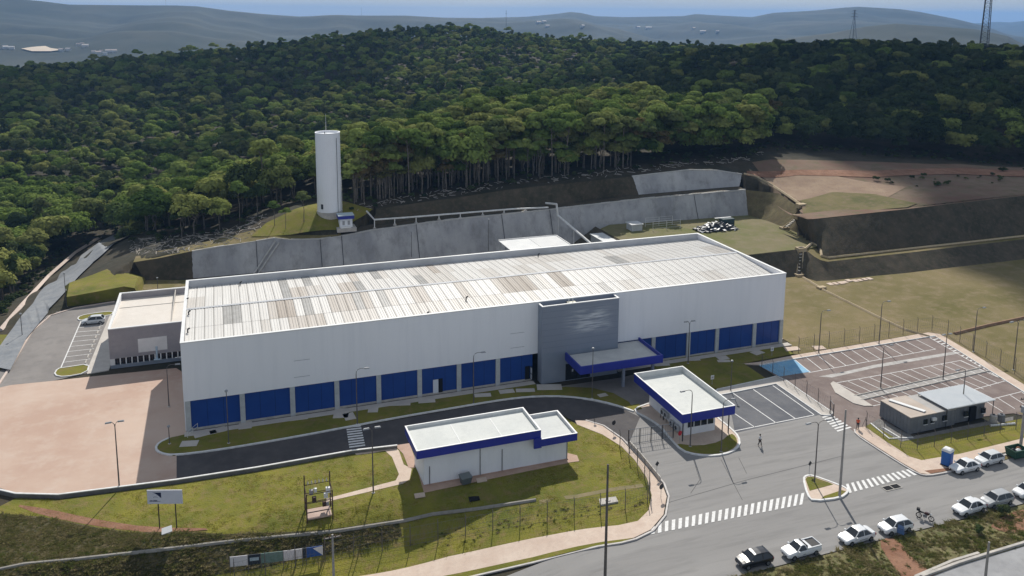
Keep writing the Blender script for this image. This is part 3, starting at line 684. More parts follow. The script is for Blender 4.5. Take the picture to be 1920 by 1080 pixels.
# ================================================================== BUILDINGS
M_white = mat('white_cladding', (0.84,0.845,0.875), 0.55, (0.86,0.86,0.885), 0.08, (0.69,0.70,0.74), 0.9, .28, stretch=(1,1,.06))
M_coping = mat('white_coping', (0.78,0.78,0.77), 0.5, (0.68,0.68,0.67), 0.6)
M_parin = mat('parapet_inside', (0.55,0.56,0.58), 0.6, (0.46,0.47,0.49), 0.4)
M_bluepan = mat('blue_panel', (0.003,0.042,0.225), 0.42, (0.005,0.054,0.265), 0.35, spec=.4)
M_fascia = mat('blue_fascia', (0.014,0.026,0.27), 0.45, (0.020,0.034,0.31), 0.5, spec=.4)
M_col = mat('precast_column', (0.42,0.44,0.45), 0.8, (0.50,0.52,0.52), 0.8, (.34,.35,.36), 3, .4)
M_greyblk = mat('grey_cladding', (0.225,0.255,0.315), 0.5, (0.265,0.30,0.36), 0.15, (.21,.235,.29), 1.2, .4, stretch=(.5,1,2.2))
M_glass = mat('dark_glass', (0.012,0.016,0.022), 0.12, spec=.6)
M_roofsheets = [mat('roof_sheet_white', (0.61,0.59,0.56), 0.5, (0.685,0.67,0.64), 0.5, (.50,.47,.43), 1.5, .3, stretch=(2.4,.05,1)),
                mat('roof_sheet_pale', (0.525,0.495,0.455), 0.5, (0.60,0.57,0.53), 0.6, (.41,.37,.33), 1.8, .4, stretch=(2.4,.05,1)),
                mat('roof_sheet_dusty', (0.43,0.385,0.335), 0.55, (0.55,0.51,0.465), 0.5, (.34,.295,.25), 2., .5, stretch=(2.4,.05,1)),
                mat('roof_sheet_brown', (0.36,0.31,0.26), 0.6, (0.47,0.42,0.37), 0.7, (.28,.235,.19), 2., .5, stretch=(2.4,.05,1)),
                mat('roof_sheet_translucent', (0.33,0.32,0.30), 0.4, (0.42,0.41,0.39), 0.7)]
BX0, BX1, BY0, BY1, BZ = -6.4, 95.4, 120.1, 149.6, 13.4
wh = thing('warehouse', 'long white warehouse with a blue panelled base and pale sheet roof', 'warehouse', (44.5,135,0))
# walls: upper cladding skirt, recessed blue bays below
mb = MB(); mb.box(BX0,BX1,BY0,BY0+.35,4.62,BZ-.12); mb.build('cladding', M_white, wh)
mb = MB(); mb.box(BX0,BX0+.35,BY0+.352,BY1-.352,.0,BZ-.12); mb.build('side_wall', M_white, wh)
mb = MB(); mb.box(BX1-.35,BX1,BY0+.352,BY1-.352,4.62,BZ-.12); mb.box(BX1-.9,BX1-.4,BY0+.6,BY1-.352,0,4.6); mb.build('side_wall', M_white, wh)
mb = MB(); mb.box(BX0,BX1,BY1-.35,BY1,0,BZ-.12); mb.build('rear_wall', M_white, wh)
for nm, b in (('coping',(BX0-.06,BX1+.06,BY0-.06,BY0+.42,BZ-.118,BZ+.02)),('coping',(BX0-.06,BX1+.06,BY1-.42,BY1+.06,BZ-.118,BZ+.02)),('coping',(BX0-.06,BX0+.42,BY0+.422,BY1-.422,BZ-.118,BZ+.02)),('coping',(BX1-.42,BX1+.06,BY0+.422,BY1-.422,BZ-.118,BZ+.02))):
    MB().box(*b).build(nm, M_coping, wh)
cols = [-5.9,1.48,8.54,15.03,21.36,27.75,34.11,40.6,46.96,61.5,68.8,75.72,81.53,89.34,95.1]
for x in cols:
    if x > 46 and x < 62: continue
    MB().box(x-.35,x+.35,BY0+.02,BY0+.5,0,4.6).build('column', M_col, wh)
M_door = mat('white_door', (.62,.66,.72), .5); M_hole = mat('dark_interior', (.006,.006,.008), .9)
for a, b in zip(cols, cols[1:]):
    if a == 46.96: continue
    b_ = min(b, 47.4) if a == 40.6 else b
    pnl = MB().box(a+.352,b_-.352,BY0+.28,BY0+.42,.35,4.58).build('wall_panel', M_bluepan, wh)
    n = 3
    for i in range(1, n):
        x = a+.35+(b_-a-.7)*i/n; MB().box(x-.02,x+.02,BY0+.268,BY0+.279,.36,4.57).build('panel_joint', mat('blue_joint', (.003,.012,.07), .6), pnl)
    MB().box(a+.352,b_-.352,BY0+.2,BY0+.44,.0,.348).build('plinth', M_conc, wh)
dr = MB().box(29.9,30.75,BY0+.14,BY0+.2,.30,2.5).build('door', M_door, wh); MB().box(30.8,31.45,BY0+.15,BY0+.21,.30,2.55).build('doorway', M_hole, wh)
dr = MB().box(45.3,46.1,BY0+.15,BY0+.21,.3,2.55).build('doorway', M_hole, wh)
mb = MB(); mb.box(46.2,46.26,BY0-.75,BY0+.15,.3,2.55); dl = mb.build('door', M_dark, wh); MB().box(46.17,46.196,BY0-.6,BY0-.05,1.5,2.4).build('door_pane', M_door, dl); MB().box(46.17,46.196,BY0-.6,BY0-.05,.5,1.3).build('door_pane', M_door, dl)
# faint seams on the cladding
for a, b in (((551,677),(581,674)),((551,708),(581,705)),((957,626),(983,623)),((957,653),(983,651))):
    p, q = atY(*a,BY0-.01), atY(*b,BY0-.01); MB().box(p.x,q.x,BY0-.02,BY0-.002,p.z-.035,p.z+.035).build('cladding_seam', mat('seam_grey', (.40,.41,.44), .6), wh)
# roof: ribbed sheets, four rows of 75, ridge across the middle
NY = 4; NX = 75; SW = (BX1-BX0-.84)/NX; y0, y1 = BY0+.42, BY1-.42; YM = (y0+y1)/2; EZ, RZ = 12.15, 13.15
def roofz(y): return EZ+(RZ-EZ)*(1-abs(y-YM)/(YM-y0))
rf = MB().add([(BX0+.4,y0,EZ-.06),(BX1-.4,y0,EZ-.06),(BX1-.4,YM,RZ-.06),(BX0+.4,YM,RZ-.06),(BX0+.4,y1,EZ-.06),(BX1-.4,y1,EZ-.06)],[(0,1,2,3),(3,2,5,4)]).build('roof', mat('roof_deck', (.20,.185,.165), .8), wh)
rows = [(y0,(y0+YM)/2),((y0+YM)/2,YM),(YM,(YM+y1)/2),((YM+y1)/2,y1)]
sheets = []
for (ya, yb) in rows:
    mb = MB(); vs = []; prof = [(0,0),(.10,0),(.13,.07),(.19,.07),(.22,0)]
    xs = []
    for k in range(3): xs += [(SW*(k/3.0)+u, h) for u, h in prof]
    xs.append((SW, 0))
    lift = .02 if ya in (rows[1][0], rows[2][0]) else 0
    for x, h in xs: vs += [(x*.94, 0, h+roofz(ya)+lift), (x*.94, yb-ya, h+roofz(yb)+lift)]
    mb.add(vs, [(2*i, 2*i+2, 2*i+3, 2*i+1) for i in range(len(xs)-1)])
    me = bpy.data.meshes.new('roof_sheet'); me.from_pydata(mb.v, [], mb.f); me.update(); me.materials.append(M_roofsheets[0]); sheets.append(me)
g = random.Random(21)
run = [0]*4; cur = [0]*4
for c_ in range(NX):
    for r_ in range(4):
        u = c_/NX
        if run[r_] <= 0:
            run[r_] = g.choice([1,1,1,2,2,3,4])
            if u < .12: pw = (.80,.10,.0,.0,.10)
            elif u < .34: pw = (.30,.22,.22,.14,.12) if r_ in (1,2,3) else (.50,.27,.15,.05,.03)
            elif u < .62: pw = (.34,.34,.18,.06,.08)
            elif u < .78: pw = (.58,.25,.07,.02,.08)
            else: pw = (.90,.07,.0,.0,.03)
            if r_ == 3: pw = (pw[0]+.15, pw[1], pw[2]*.7, pw[3]*.5, pw[4])
            cur[r_] = g.choices(range(5), pw)[0]
            if cur[r_] == 4: run[r_] = 1
        run[r_] -= 1
        o = bpy.data.objects.new('roof_sheet', sheets[r_]); COL.objects.link(o); o.parent = rf
        o.location = (BX0+.42+c_*SW-44.5, rows[r_][0]-135, 0)
        o.material_slots[0].link = 'OBJECT'; o.material_slots[0].material = M_roofsheets[cur[r_]]
MB().add([(BX0+.42,YM-.35,RZ+.07),(BX1-.42,YM-.35,RZ+.07),(BX1-.42,YM,RZ+.16),(BX0+.42,YM,RZ+.16),(BX0+.42,YM+.35,RZ+.07),(BX1-.42,YM+.35,RZ+.07)],[(0,1,2,3),(3,2,5,4)]).build('ridge_cap', M_parin, rf)
MB().box(BX0+.36,BX1-.36,BY1-.52,BY1-.425,EZ-.3,BZ-.12).build('parapet_lining', M_parin, wh)
# small roof vents and hooks
for px, py in ((874,562),(801,588),(352,622),(350,568),(354,594),(450,531),(1009,478)):
    p = at(px, py, 12.7); v = MB(); v.tube([(p.x,p.y,roofz(p.y)-.02),(p.x,p.y,roofz(p.y)+.55)], .1, 6).tube([(p.x,p.y,roofz(p.y)+.5),(p.x+.3,p.y,roofz(p.y)+.7)], .12, 6); v.build('roof_vent', M_dark, rf)
# grey entrance block, open topped
KX0, KX1, KY0, KZ = 47.4, 61.0, 118.3, 13.15
blk = thing('entrance_block', 'tall grey clad entrance block projecting from the warehouse front', 'building', (54.2,119,0))
mb = MB(); mb.box(KX0,KX1,KY0,KY0+.2,0,KZ-.1); mt_, t_, b_ = nodes('grey_cladding_streaked')
MATS['grey_cladding_streaked'] = mt_
geo = t_.nodes.new('ShaderNodeNewGeometry'); sx = t_.nodes.new('ShaderNodeSeparateXYZ'); t_.links.new(geo.outputs['Position'], sx.inputs[0])
def rng(o_, a, b, c, d):
    m1 = t_.nodes.new('ShaderNodeMapRange'); m1.interpolation_type = 'SMOOTHSTEP'; m1.inputs[1].default_value = a; m1.inputs[2].default_value = b; t_.links.new(o_, m1.inputs[0])
    m2 = t_.nodes.new('ShaderNodeMapRange'); m2.interpolation_type = 'SMOOTHSTEP'; m2.inputs[1].default_value = d; m2.inputs[2].default_value = c; t_.links.new(o_, m2.inputs[0])
    k = t_.nodes.new('ShaderNodeMath'); k.operation = 'MULTIPLY'; t_.links.new(m1.outputs[0], k.inputs[0]); t_.links.new(m2.outputs[0], k.inputs[1]); return k.outputs[0]
fx = rng(sx.outputs[0], 50.5, 54.5, 57.5, 60.5); fz = rng(sx.outputs[2], 7.2, 9.0, 10.8, 12.6)
nz = t_.nodes.new('ShaderNodeTexNoise'); nz.inputs['Scale'].default_value = 1.0; nz.inputs['Detail'].default_value = 5; mpn = t_.nodes.new('ShaderNodeMapping'); mpn.inputs['Scale'].default_value = (.35,1,3.2)
t_.links.new(geo.outputs['Position'], mpn.inputs[0]); t_.links.new(mpn.outputs[0], nz.inputs[0])
rz_ = t_.nodes.new('ShaderNodeMapRange'); rz_.inputs[1].default_value = .38; rz_.inputs[2].default_value = .62; t_.links.new(nz.outputs[0], rz_.inputs[0])
k1 = t_.nodes.new('ShaderNodeMath'); k1.operation = 'MULTIPLY'; t_.links.new(fx, k1.inputs[0]); t_.links.new(fz, k1.inputs[1])
k2 = t_.nodes.new('ShaderNodeMath'); k2.operation = 'MULTIPLY'; t_.links.new(k1.outputs[0], k2.inputs[0]); t_.links.new(rz_.outputs[0], k2.inputs[1])
mxx = t_.nodes.new('ShaderNodeMixRGB'); mxx.inputs[1].default_value = (0.225,0.255,0.315,1); mxx.inputs[2].default_value = (.55,.57,.60,1); t_.links.new(k2.outputs[0], mxx.inputs[0]); t_.links.new(mxx.outputs[0], b_.inputs['Base Color']); b_.inputs['Roughness'].default_value = .5
fw = mb.build('front_wall', mt_, blk)
for x0_, x1_ in ((KX0,KX0+.2),(KX1-.2,KX1)): MB().box(x0_,x1_,KY0+.202,BY0-.002,0,KZ-.1).build('side_wall', M_greyblk, blk)
for i in range(1, 13): MB().box(KX0+.03,KX1-.03,KY0-.006,KY0-.001,KZ*i/13-.015,KZ*i/13+.015).build('cladding_joint', mat('joint_grey', (.15,.17,.21), .6), fw)
for b in ((KX0-.05,KX1+.05,KY0-.05,KY0+.22,KZ-.1,KZ+.02),(KX0-.05,KX0+.22,KY0+.222,BY0-.08,KZ-.1,KZ+.02),(KX1-.22,KX1+.05,KY0+.222,BY0-.08,KZ-.1,KZ+.02)): MB().box(*b).build('coping', M_coping, blk)
MB().box(KX0+.2,KX1-.2,KY0+.2,BY0-.01,11.2,11.4).build('roof_slab', M_conc, blk); MB().box(KX0+.2,KX1-.2,BY0-.075,BY0-.012,11.4,BZ-.12).build('recess_wall', M_greyblk, blk)
MB().box(KX0-.01,KX1+.01,KY0-.012,KY0-.007,0,5.2).build('base_band', mat('grey_base', (.20,.235,.29), .55, (.235,.27,.33), .3), blk)
MB().box(51.6,56.0,KY0-.03,KY0-.012,.12,2.9).build('doorway', M_hole, blk)
for x in (52.6,53.6,54.6): 
    d_ = MB().box(x,x+.9,KY0-.07,KY0-.032,.14,2.6).build('door', M_glass, blk); MB().box(x+.1,x+.35,KY0-.085,KY0-.072,1.5,1.9).build('door_notice', M_door, d_)
ch = thing('rooftop_unit', 'cream metal equipment unit sitting inside the top of the entrance block', 'equipment', (53.0,119.3,11.4))
MB().box(52.2,53.6,118.9,119.7,11.4,13.0).build('casing', mat('cream_metal', (.55,.53,.42), .5), ch)
for x in (52.3,53.0): MB().tube([(x,119.0,12.9),(x,119.0,13.7)], .06, 6).build('pipe', M_pipe, ch)
# entrance canopy
cn_ = thing('entrance_canopy', 'blue edged flat entrance canopy with a pale concrete top', 'canopy', (58.7,115,0))
cx0, cx1, cy0, cy1 = 51.4, 66.0, 112.1, 118.1
MB().box(cx0+.25,cx1-.25,cy0+.25,cy1,4.2,4.45).build('slab', mat('canopy_top', (.50,.50,.49), .8, (.58,.58,.56), .6), cn_)
for b in ((cx0,cx1,cy0,cy0+.25,3.7,5.0),(cx0,cx0+.25,cy0+.252,cy1,3.7,5.0),(cx1-.25,cx1,cy0+.252,BY0-.05,3.7,5.0)): MB().box(*b).build('fascia', M_fascia, cn_)
MB().box(61.1,cx1-.252,cy1+.01,BY0+.01,4.2,4.45).build('slab', mat('canopy_top', (.5,.5,.5)), cn_)
for x in (59.6,64.9): MB().box(x-.2,x+.2,113.2,113.6,0,4.19).build('column', M_greyblk, cn_)

# annex on the west end
ax0, ax1, ay0, ay1, az_ = -18.85, BX0-.01, 147.0, 166.4, 7.0
an = thing('annex', 'low beige annex with a window strip on the warehouse west end', 'building', (-12.6,156,0))
M_annex = mat('annex_wall', (.30,.285,.30), .8, (.36,.34,.35), .25, (.26,.25,.26), 1.2, .4)
MB().box(ax0,ax1,ay0,ay0+.3,1.75,az_-.1).build('front_wall', M_annex, an)
MB().box(ax0,ax1,ay0+.02,ay0+.3,0,.62).build('base_wall', mat('annex_base', (.20,.235,.29), .7, (.25,.28,.33), .4), an)
MB().box(ax0,ax0+.3,ay0+.302,ay1,0,az_-.1).build('side_wall', M_white, an)
MB().box(ax0+.302,ax1,ay1-.3,ay1,0,az_-.1).build('rear_wall', M_annex, an)
for b in ((ax0-.05,ax1,ay0-.05,ay0+.35,az_-.1,az_+.04),(ax0-.05,ax0+.36,ay0+.352,ay1-.36,az_-.1,az_+.04),(ax0-.05,ax1,ay1-.358,ay1+.05,az_-.1,az_+.04)): MB().box(*b).build('coping', M_coping, an)
rf2 = MB().add([(ax0+.3,ay0+.3,az_-.25),(ax1,ay0+.3,az_-.25),(ax1,ay1-.3,az_-1.2),(ax0+.3,ay1-.3,az_-1.2)],[(0,1,2,3)]).build('roof', mat('annex_roof', (.60,.55,.49), .6, (.67,.62,.56), .2, (.54,.48,.42), 1., .4), an)
MB().box(-9.2,-9.05,ay0+.5,ay1-.5,az_-.9,az_-.2).build('roof_joint', M_conc, rf2)
MB().box(ax0+.5,ax1-.5,160.0,160.15,az_-1.05,az_-.82).build('roof_joint', M_conc, rf2)
nw = 13; wx0 = -18.2; wxd = (ax1-.1-wx0)/nw
for i in range(nw):
    a_ = wx0+i*wxd
    wn = MB().box(a_+.09,a_+wxd-.09,ay0+.08,ay0+.14,.70,1.68).build('window', M_glass, an)
    MB().box(a_+.45,a_+.5,ay0+.05,ay0+.078,.71,1.67).build('window_mullion', mat('bronze', (.10,.06,.045), .5), wn)
    MB().box(a_-.09,a_+.09,ay0+.01,ay0+.28,.622,1.748).build('window_pier', M_coping, an)
MB().box(ax0+.02,wx0-.1,ay0+.01,ay0+.28,.622,1.748).build('window_pier', M_coping, an)
p = atY(258,634,ay0); q = atY(314,652,ay0)
MB().box(p.x,q.x,ay0-.05,ay0-.003,2.35,4.75).build('white_panel', M_coping, an)
MB().tube([(-11.6,ay0-.1,3.1),(-11.6,ay0-.1,.9)], .16, 8).tube([(-12.1,ay0-.25,.85),(-11.1,ay0-.25,.8)], .14, 6).build('downpipe', mat('pale_blue_pipe', (.45,.58,.68), .5), an)

# substation building (two heights, blue fascia)
M_flat = mat('flat_roof', (.56,.575,.555), .8, (.63,.64,.61), .25, (.47,.48,.46), 1.2, .4)
sb = thing('substation', 'white two level utility building with blue fascia on the lower lawn', 'building', (32,98,0))
M_lining = mat('parapet_white', (.66,.67,.66), .7, (.56,.57,.56), .6)
def flatroof(par, x0, x1, y0_, y1_, zt, band_=1.15, inset=.16, drop=.45, mt=M_fascia):
    r_ = MB().box(x0+inset,x1-inset,y0_+inset,y1_-inset,zt-drop-.15,zt-drop).build('roof', M_flat, par)
    for b in ((x0,x1,y0_,y0_+inset-.002,zt-band_,zt-.05),(x0,x1,y1_-inset+.002,y1_,zt-band_,zt-.05),(x0,x0+inset-.002,y0_+inset,y1_-inset,zt-band_,zt-.05),(x1-inset+.002,x1,y0_+inset,y1_-inset,zt-band_,zt-.05)):
        MB().box(*b).build('fascia', mt, par)
    for b in ((x0+inset+.05,x1-inset-.05,y0_+inset,y0_+inset+.05,zt-drop,zt-.05),(x0+inset+.05,x1-inset-.05,y1_-inset-.05,y1_-inset,zt-drop,zt-.05),(x0+inset,x0+inset+.05,y0_+inset,y1_-inset,zt-drop,zt-.05),(x1-inset-.05,x1-inset,y0_+inset,y1_-inset,zt-drop,zt-.05)):
        MB().box(*b).build('parapet_lining', M_lining, par)
    for b in ((x0-.02,x1+.02,y0_-.02,y0_+inset+.02,zt-.049,zt),(x0-.02,x1+.02,y1_-inset-.02,y1_+.02,zt-.049,zt),(x0-.02,x0+inset+.02,y0_+inset+.021,y1_-inset-.021,zt-.049,zt),(x1-inset-.02,x1+.02,y0_+inset+.021,y1_-inset-.021,zt-.049,zt)):
        MB().box(*b).build('coping', M_coping, par)
    return r_
M_wallw = mat('white_render', (.76,.77,.80), .8, (.81,.82,.84), .3, (.68,.69,.71), 1.5, .35, stretch=(1,1,.3))
MB().box(22.5,37.6,95.6,101.0,0,4.5).build('wall', M_wallw, sb); MB().box(37.602,42.2,95.602,100.998,0,3.2).build('wall', M_wallw, sb)
r1 = flatroof(sb, 21.4, 38.05, 94.86, 101.65, 5.4); r2 = flatroof(sb, 38.052, 43.2, 94.72, 101.6, 4.15, 1.05)
MB().box(37.0,38.04,94.6,94.855,3.0,4.4).build('fascia', M_fascia, sb)
for x in (27.4,32.9): MB().box(x-.04,x+.04,95.5,100.9,4.951,4.99).build('roof_joint', M_coping, r1)
for x, z in ((23.2,2.6),(29.9,4.3),(32.9,3.2),(42.1,3.1)): MB().tube([(x,95.54,.05),(x,95.54,z)], .05, 6).build('downpipe', mat('dark_pipe', (.12,.12,.13), .6), sb)
MB().box(22.42,42.28,95.5,95.598,.0,.22).build('plinth', mat('terracotta_pave', (.4,.3,.2)), sb)

# gatehouse
gh = thing('gatehouse', 'white gatehouse with a deep blue roof band and slim columns', 'building', (63,101,0))
MB().box(60.5,65.5,96.1,106.4,0,3.3).build('wall', M_wallw, gh)
flatroof(gh, 59.0, 67.6, 94.4, 108.7, 4.35, 1.35, .16, .9)
for i, x in enumerate((60.95,62.05,63.15,64.25)):
    wn = MB().box(x,x+.92,96.03,96.098,1.25,2.55).build('window', M_glass, gh); MB().box(x-.09,x-.02,96.0,96.097,1.15,2.9).build('window_post', M_coping, wn)
for y in (104.6,104.0): MB().box(60.42,60.498,y,y+.35,1.9,2.4).build('window', M_glass, gh)
for x, y in ((59.4,94.8),(66.9,94.8),(66.9,108.1)): MB().tube([(x,y,0),(x,y,3.0)], .09, 8).build('column', M_dark, gh)
M_ac = mat('ac_unit', (.45,.46,.47), .6)
acp = None
for i, y in enumerate((101.6,100.7,99.0,97.6)):
    t_e = thing('air_conditioner', ('black fan air conditioner, %s along the gatehouse west wall' % ('farthest','second farthest','second nearest','nearest')[i]), 'air conditioner', (60.3,y,.25+(0.5 if i<2 else 0)), 0, 'air conditioners on the gatehouse wall')
    MB().box(-.36,0,-.45,.45,0,.75).build('casing', M_ac, t_e, world=False)
    MB().lathe([(0,0),(.3,0),(.3,.03),(0,.03)], n=14).build('fan_grille', M_dark, t_e, world=False)
    f_ = t_e.children[-1]; f_.location = (-.375,0,.38); f_.rotation_euler = (0,math.pi/2,0)
    MB().box(-.34,-.28,-.4,-.34,-.25-(0.5 if i<2 else 0),0).build('bracket', M_dark, t_e, world=False); MB().box(-.34,-.28,.34,.4,-.25-(.5 if i<2 else 0),0).build('bracket', M_dark, t_e, world=False)

# site cabins at the right
M_cab = mat('cabin_steel', (.155,.165,.18), .55, (.20,.21,.225), .6, (.12,.125,.135), 2., .4)
M_cabroof = mat('cabin_roof', (.42,.35,.29), .7, (.50,.43,.37), .5, (.33,.28,.24), 2., .4)
M_cab2 = mat('cabin_roof_grey', (.36,.345,.33), .7, (.44,.42,.4), .5)
def cabin(label, x0, x1, y0_, y1_, h, roofm, rib=True):
    t_e = thing('site_cabin', label, 'cabin', ((x0+x1)/2,(y0_+y1_)/2,0))
    MB().box(x0,x1,y0_,y1_,.15,h).build('wall', M_cab, t_e)
    MB().box(x0-.08,x1+.08,y0_-.08,y1_+.08,h+.002,h+.12).build('roof', roofm, t_e)
    if rib:
        k = int((x1-x0)/.6)
        for i in range(k+1):
            x = x0+(x1-x0)*i/k; MB().box(x-.04,x+.04,y0_-.035,y0_-.002,.2,h-.05).build('rib', M_cab, t_e)
        k = int((y1_-y0_)/.6)
        for i in range(k+1):
            y = y0_+(y1_-y0_)*i/k; MB().box(x0-.035,x0-.002,y-.04,y+.04,.2,h-.05).build('rib', M_cab, t_e)
    for x in (x0+.2,x1-.35): MB().box(x,x+.15,y0_+.1,y1_-.1,.0,.149).build('skid', M_dark, t_e)
    return t_e
c1 = cabin('grey steel site cabin with a tan roof and white plank on top', 91.2, 95.9, 85.9, 91.6, 2.6, M_cabroof)
c2 = cabin('middle grey steel site cabin with a flat grey roof', 96.0, 99.6, 86.0, 91.4, 2.55, M_cab2)
c3 = cabin('dark steel site cabin under the white sheet roof', 99.7, 105.6, 86.3, 91.0, 2.5, M_cab2)
for t_e, xs in ((c1,(93.6,94.9)),(c2,(97.2,)),(c3,(101.2,104.6))):
    for x in xs: wn = MB().box(x,x+.7,t_e.location.y-2.95,t_e.location.y-2.72,1.25,2.0).build('window', M_glass, t_e); MB().box(x-.05,x+.75,t_e.location.y-3.0,t_e.location.y-2.9,1.17,1.24).build('window_sill', M_coping, wn)
MB().box(95.0,95.7,85.5,85.85,1.7,2.1).build('ac_box', M_coping, c1); MB().box(102.6,103.8,86.0,86.28,.2,2.3).build('doorway', M_hole, c3)
pk = MB().add([(92.0,91.0,2.78),(92.6,91.2,2.78),(94.7,86.6,2.78),(94.1,86.4,2.78),(92.0,91.0,2.9),(92.6,91.2,2.9),(94.7,86.6,2.9),(94.1,86.4,2.9)],[(3,2,1,0),(4,5,6,7),(0,1,5,4),(1,2,6,5),(2,3,7,6),(3,0,4,7)]).build('plank', M_coping); tag(pk, 'long white plank lying across the tan cabin roof', 'plank')
cr_ = thing('sheet_roof', 'white corrugated sheet roof sheltering the far site cabin', 'roof', (102,88.6,0))
mb = MB(); k = 30
for i in range(k):
    x = 97.7+(107.0-97.7)*i/k; mb.box(x,x+.16,85.6,91.2,3.05,3.12)
mb.box(97.7,107.0,85.6,91.2,2.98,3.049); mb.build('sheeting', mat('white_sheet', (.64,.67,.69), .45, (.70,.72,.73), .5), cr_)
for x, y in ((97.8,85.8),(97.8,91.0),(106.8,85.8),(106.8,91.0)): MB().tube([(x,y,0),(x,y,3.0)], .06, 6).build('post', M_dark, cr_)

# yard sheds and pipe gantry behind the warehouse
M_shedroof = mat('shed_roof', (.52,.535,.545), .6, (.60,.61,.61), .3, (.46,.47,.47), 1., .4)
sh = thing('yard_shed', 'large flat roofed open shed at the foot of the retaining wall', 'shed', (71,183,0))
MB().box(63.3,71.0,178.6,187.2,4.45,4.6).build('roof', M_shedroof, sh); MB().box(71.02,78.4,178.5,187.3,4.5,4.65).build('roof', mat('shed_roof2', (.47,.48,.49), .6, (.54,.55,.55), .4), sh)
for x in (63.6,70.9,78.1):
    for y in (179,186.8): MB().box(x-.12,x+.12,y-.12,y+.12,0,4.44).build('post', M_col, sh)
MB().box(63.3,78.4,187.32,187.5,4.3,4.8).build('fascia', M_coping, sh); MB().box(78.42,78.6,178.5,187.3,4.2,4.8).build('fascia', M_coping, sh)
def hut(label, x0,x1,y0_,y1_,h):
    t_e = thing('yard_hut', label, 'hut', ((x0+x1)/2,(y0_+y1_)/2,0)); MB().box(x0,x1,y0_,y1_,0,h).build('wall', M_col, t_e); MB().box(x0-.25,x1+.25,y0_-.25,y1_+.25,h+.002,h+.2).build('roof', M_shedroof, t_e)
    MB().box(x0+.4,x0+1.3,y0_-.05,y0_-.002,0,2.1).build('door', M_door, t_e)
hut('stepped pale roofed hut right of the pipe gantry', 88.2,93.2,180,187.5,4.0); hut('low pale roofed hut beside the stepped hut', 94.0,96.6,184,187.6,3.2); hut('small pale roofed hut near the wall foot', 98.5,101.5,185,188,6.2)
sgn = thing('wire_cage', 'wire mesh cage behind the warehouse roof edge', 'cage', (108,186,4.6))
for x in (104,108,112): 
    for y in (184,188): MB().bar((x,y,4.62),(x,y,7.0),.08).build('post', M_pipe, sgn)
for y in (184,188):
    for z in (5.2,5.8,6.4,7.0): MB().bar((104,y,z),(112,y,z),.04).build('rail', M_pipe, sgn)
gt = thing('pipe_gantry', 'white pipe bridge running from the retaining wall to the yard', 'pipe', (82,190,0))
a_ = W1T[13]+Vector((0,2.5,1.2)); b_ = Vector((a_.x+1.2, a_.y-4.5, a_.z+.6)); c_ = Vector((b_.x+.3, b_.y-.2, b_.z-3.0)); d_ = at(1108,457,3.6)
MB().tube([a_,b_], .28, 8).build('pipe', M_pipe, gt); MB().tube([b_,c_], .28, 8).build('pipe', M_pipe, gt); MB().tube([c_,d_], .32, 8).build('pipe', M_pipe, gt)
for t_ in (.02,.5,.95):
    p = c_.lerp(d_, t_); MB().bar((p.x,p.y,0),(p.x,p.y,p.z-.3),.2).build('post', M_pipe, gt)
# pipeline on pedestals along the bench
pl = thing('pipeline', 'white pipeline on low pedestals along the bench above the wall', 'pipe', (55,199,8))
pts = [atslope(px,py,198.2,7.5,.0) for px,py in ((678,386),(702,412),(760,408),(860,400),(960,392),(1028,389))]
pts[0] = Vector((34,203.5,10.5))
MB().tube(pts, .22, 8).build('pipe', M_pipe, pl)
for px in (702,740,780,823,863,905,945,985):
    q = atslope(px,411-(px-702)*.07,198.2,7.5,0); gz_ = min(W1T, key=lambda k_: abs(k_.x-q.x)).z
    MB().box(q.x-.1,q.x+.1,q.y-.1,q.y+.1,gz_-.1,q.z).build('pedestal', M_pipe, pl)
    MB().box(q.x-.35,q.x+.35,q.y-.3,q.y+.3,gz_-.2,gz_+.2).build('footing', M_conc, pl)

# ================================================================== WATER TOWER, PUMP HOUSE
tb = Vector(atY(618,392,204.0)); tb.z = float(zhill(tb.x, tb.y)[0])
wt = thing('water_tower', 'tall white cylindrical water tower on the grassy knoll', 'tower', tb)
TW = 2.95; TH = 19.6
MB().lathe([(0,-1.5),(TW,-1.5),(TW,0),(TW,TH-.2),(TW+.06,TH-.18),(TW+.06,TH),(TW-.22,TH),(TW-.22,TH-.5),(0,TH-.45)], n=40).build('tank_shell', mat('tower_white', (.80,.81,.84), .55, (.84,.85,.87), .15, (.72,.73,.75), .8, .3, stretch=(1,1,.3), world=False), wt, world=False, smooth=False)
a_ = -.95
def cylp(ang, z, r=TW+.1): return (r*math.sin(ang), -r*math.cos(ang), z)
mb = MB()
mb.tube([cylp(.62,0), cylp(.62,TH-1.2)], .05, 6); mb.build('downpipe', M_dark, wt, world=False)
mb = MB()
for s_ in (-.06,.06): mb.tube([cylp(1.05+s_*1.6,0,TW+.25), cylp(1.05+s_*1.6,8.6,TW+.25)], .035, 5)
for k in range(22): mb.tube([cylp(.955,.4+k*.38,TW+.25), cylp(1.145,.4+k*.38,TW+.25)], .025, 4)
mb.build('ladder', M_pipe, wt, world=False)
mb = MB(); mb.box(-.3,.3,-.06,.02,.1,1.3); d_ = mb.build('door', M_dark, wt, world=False); d_.location = cylp(-.75,.9,TW+.02); d_.rotation_euler = (0,0,-.75)
for a_ in (-.35,.75): MB().tube([cylp(a_,TH,TW-.1), cylp(a_,TH+.45,TW-.1)], .09, 6).build('vent', M_dark, wt, world=False)
MB().tube([(-.3,.2,TH-.5),(-.3,.2,TH+4.4)], .06, 6, .025).build('lightning_rod', M_pipe, wt, world=False)
MB().lathe([(0,0),(.14,0),(.1,.2),(0,.25)], n=8).build('beacon', M_dark, wt, world=False); wt.children[-1].location = cylp(-1.35,9.8,TW+.05)
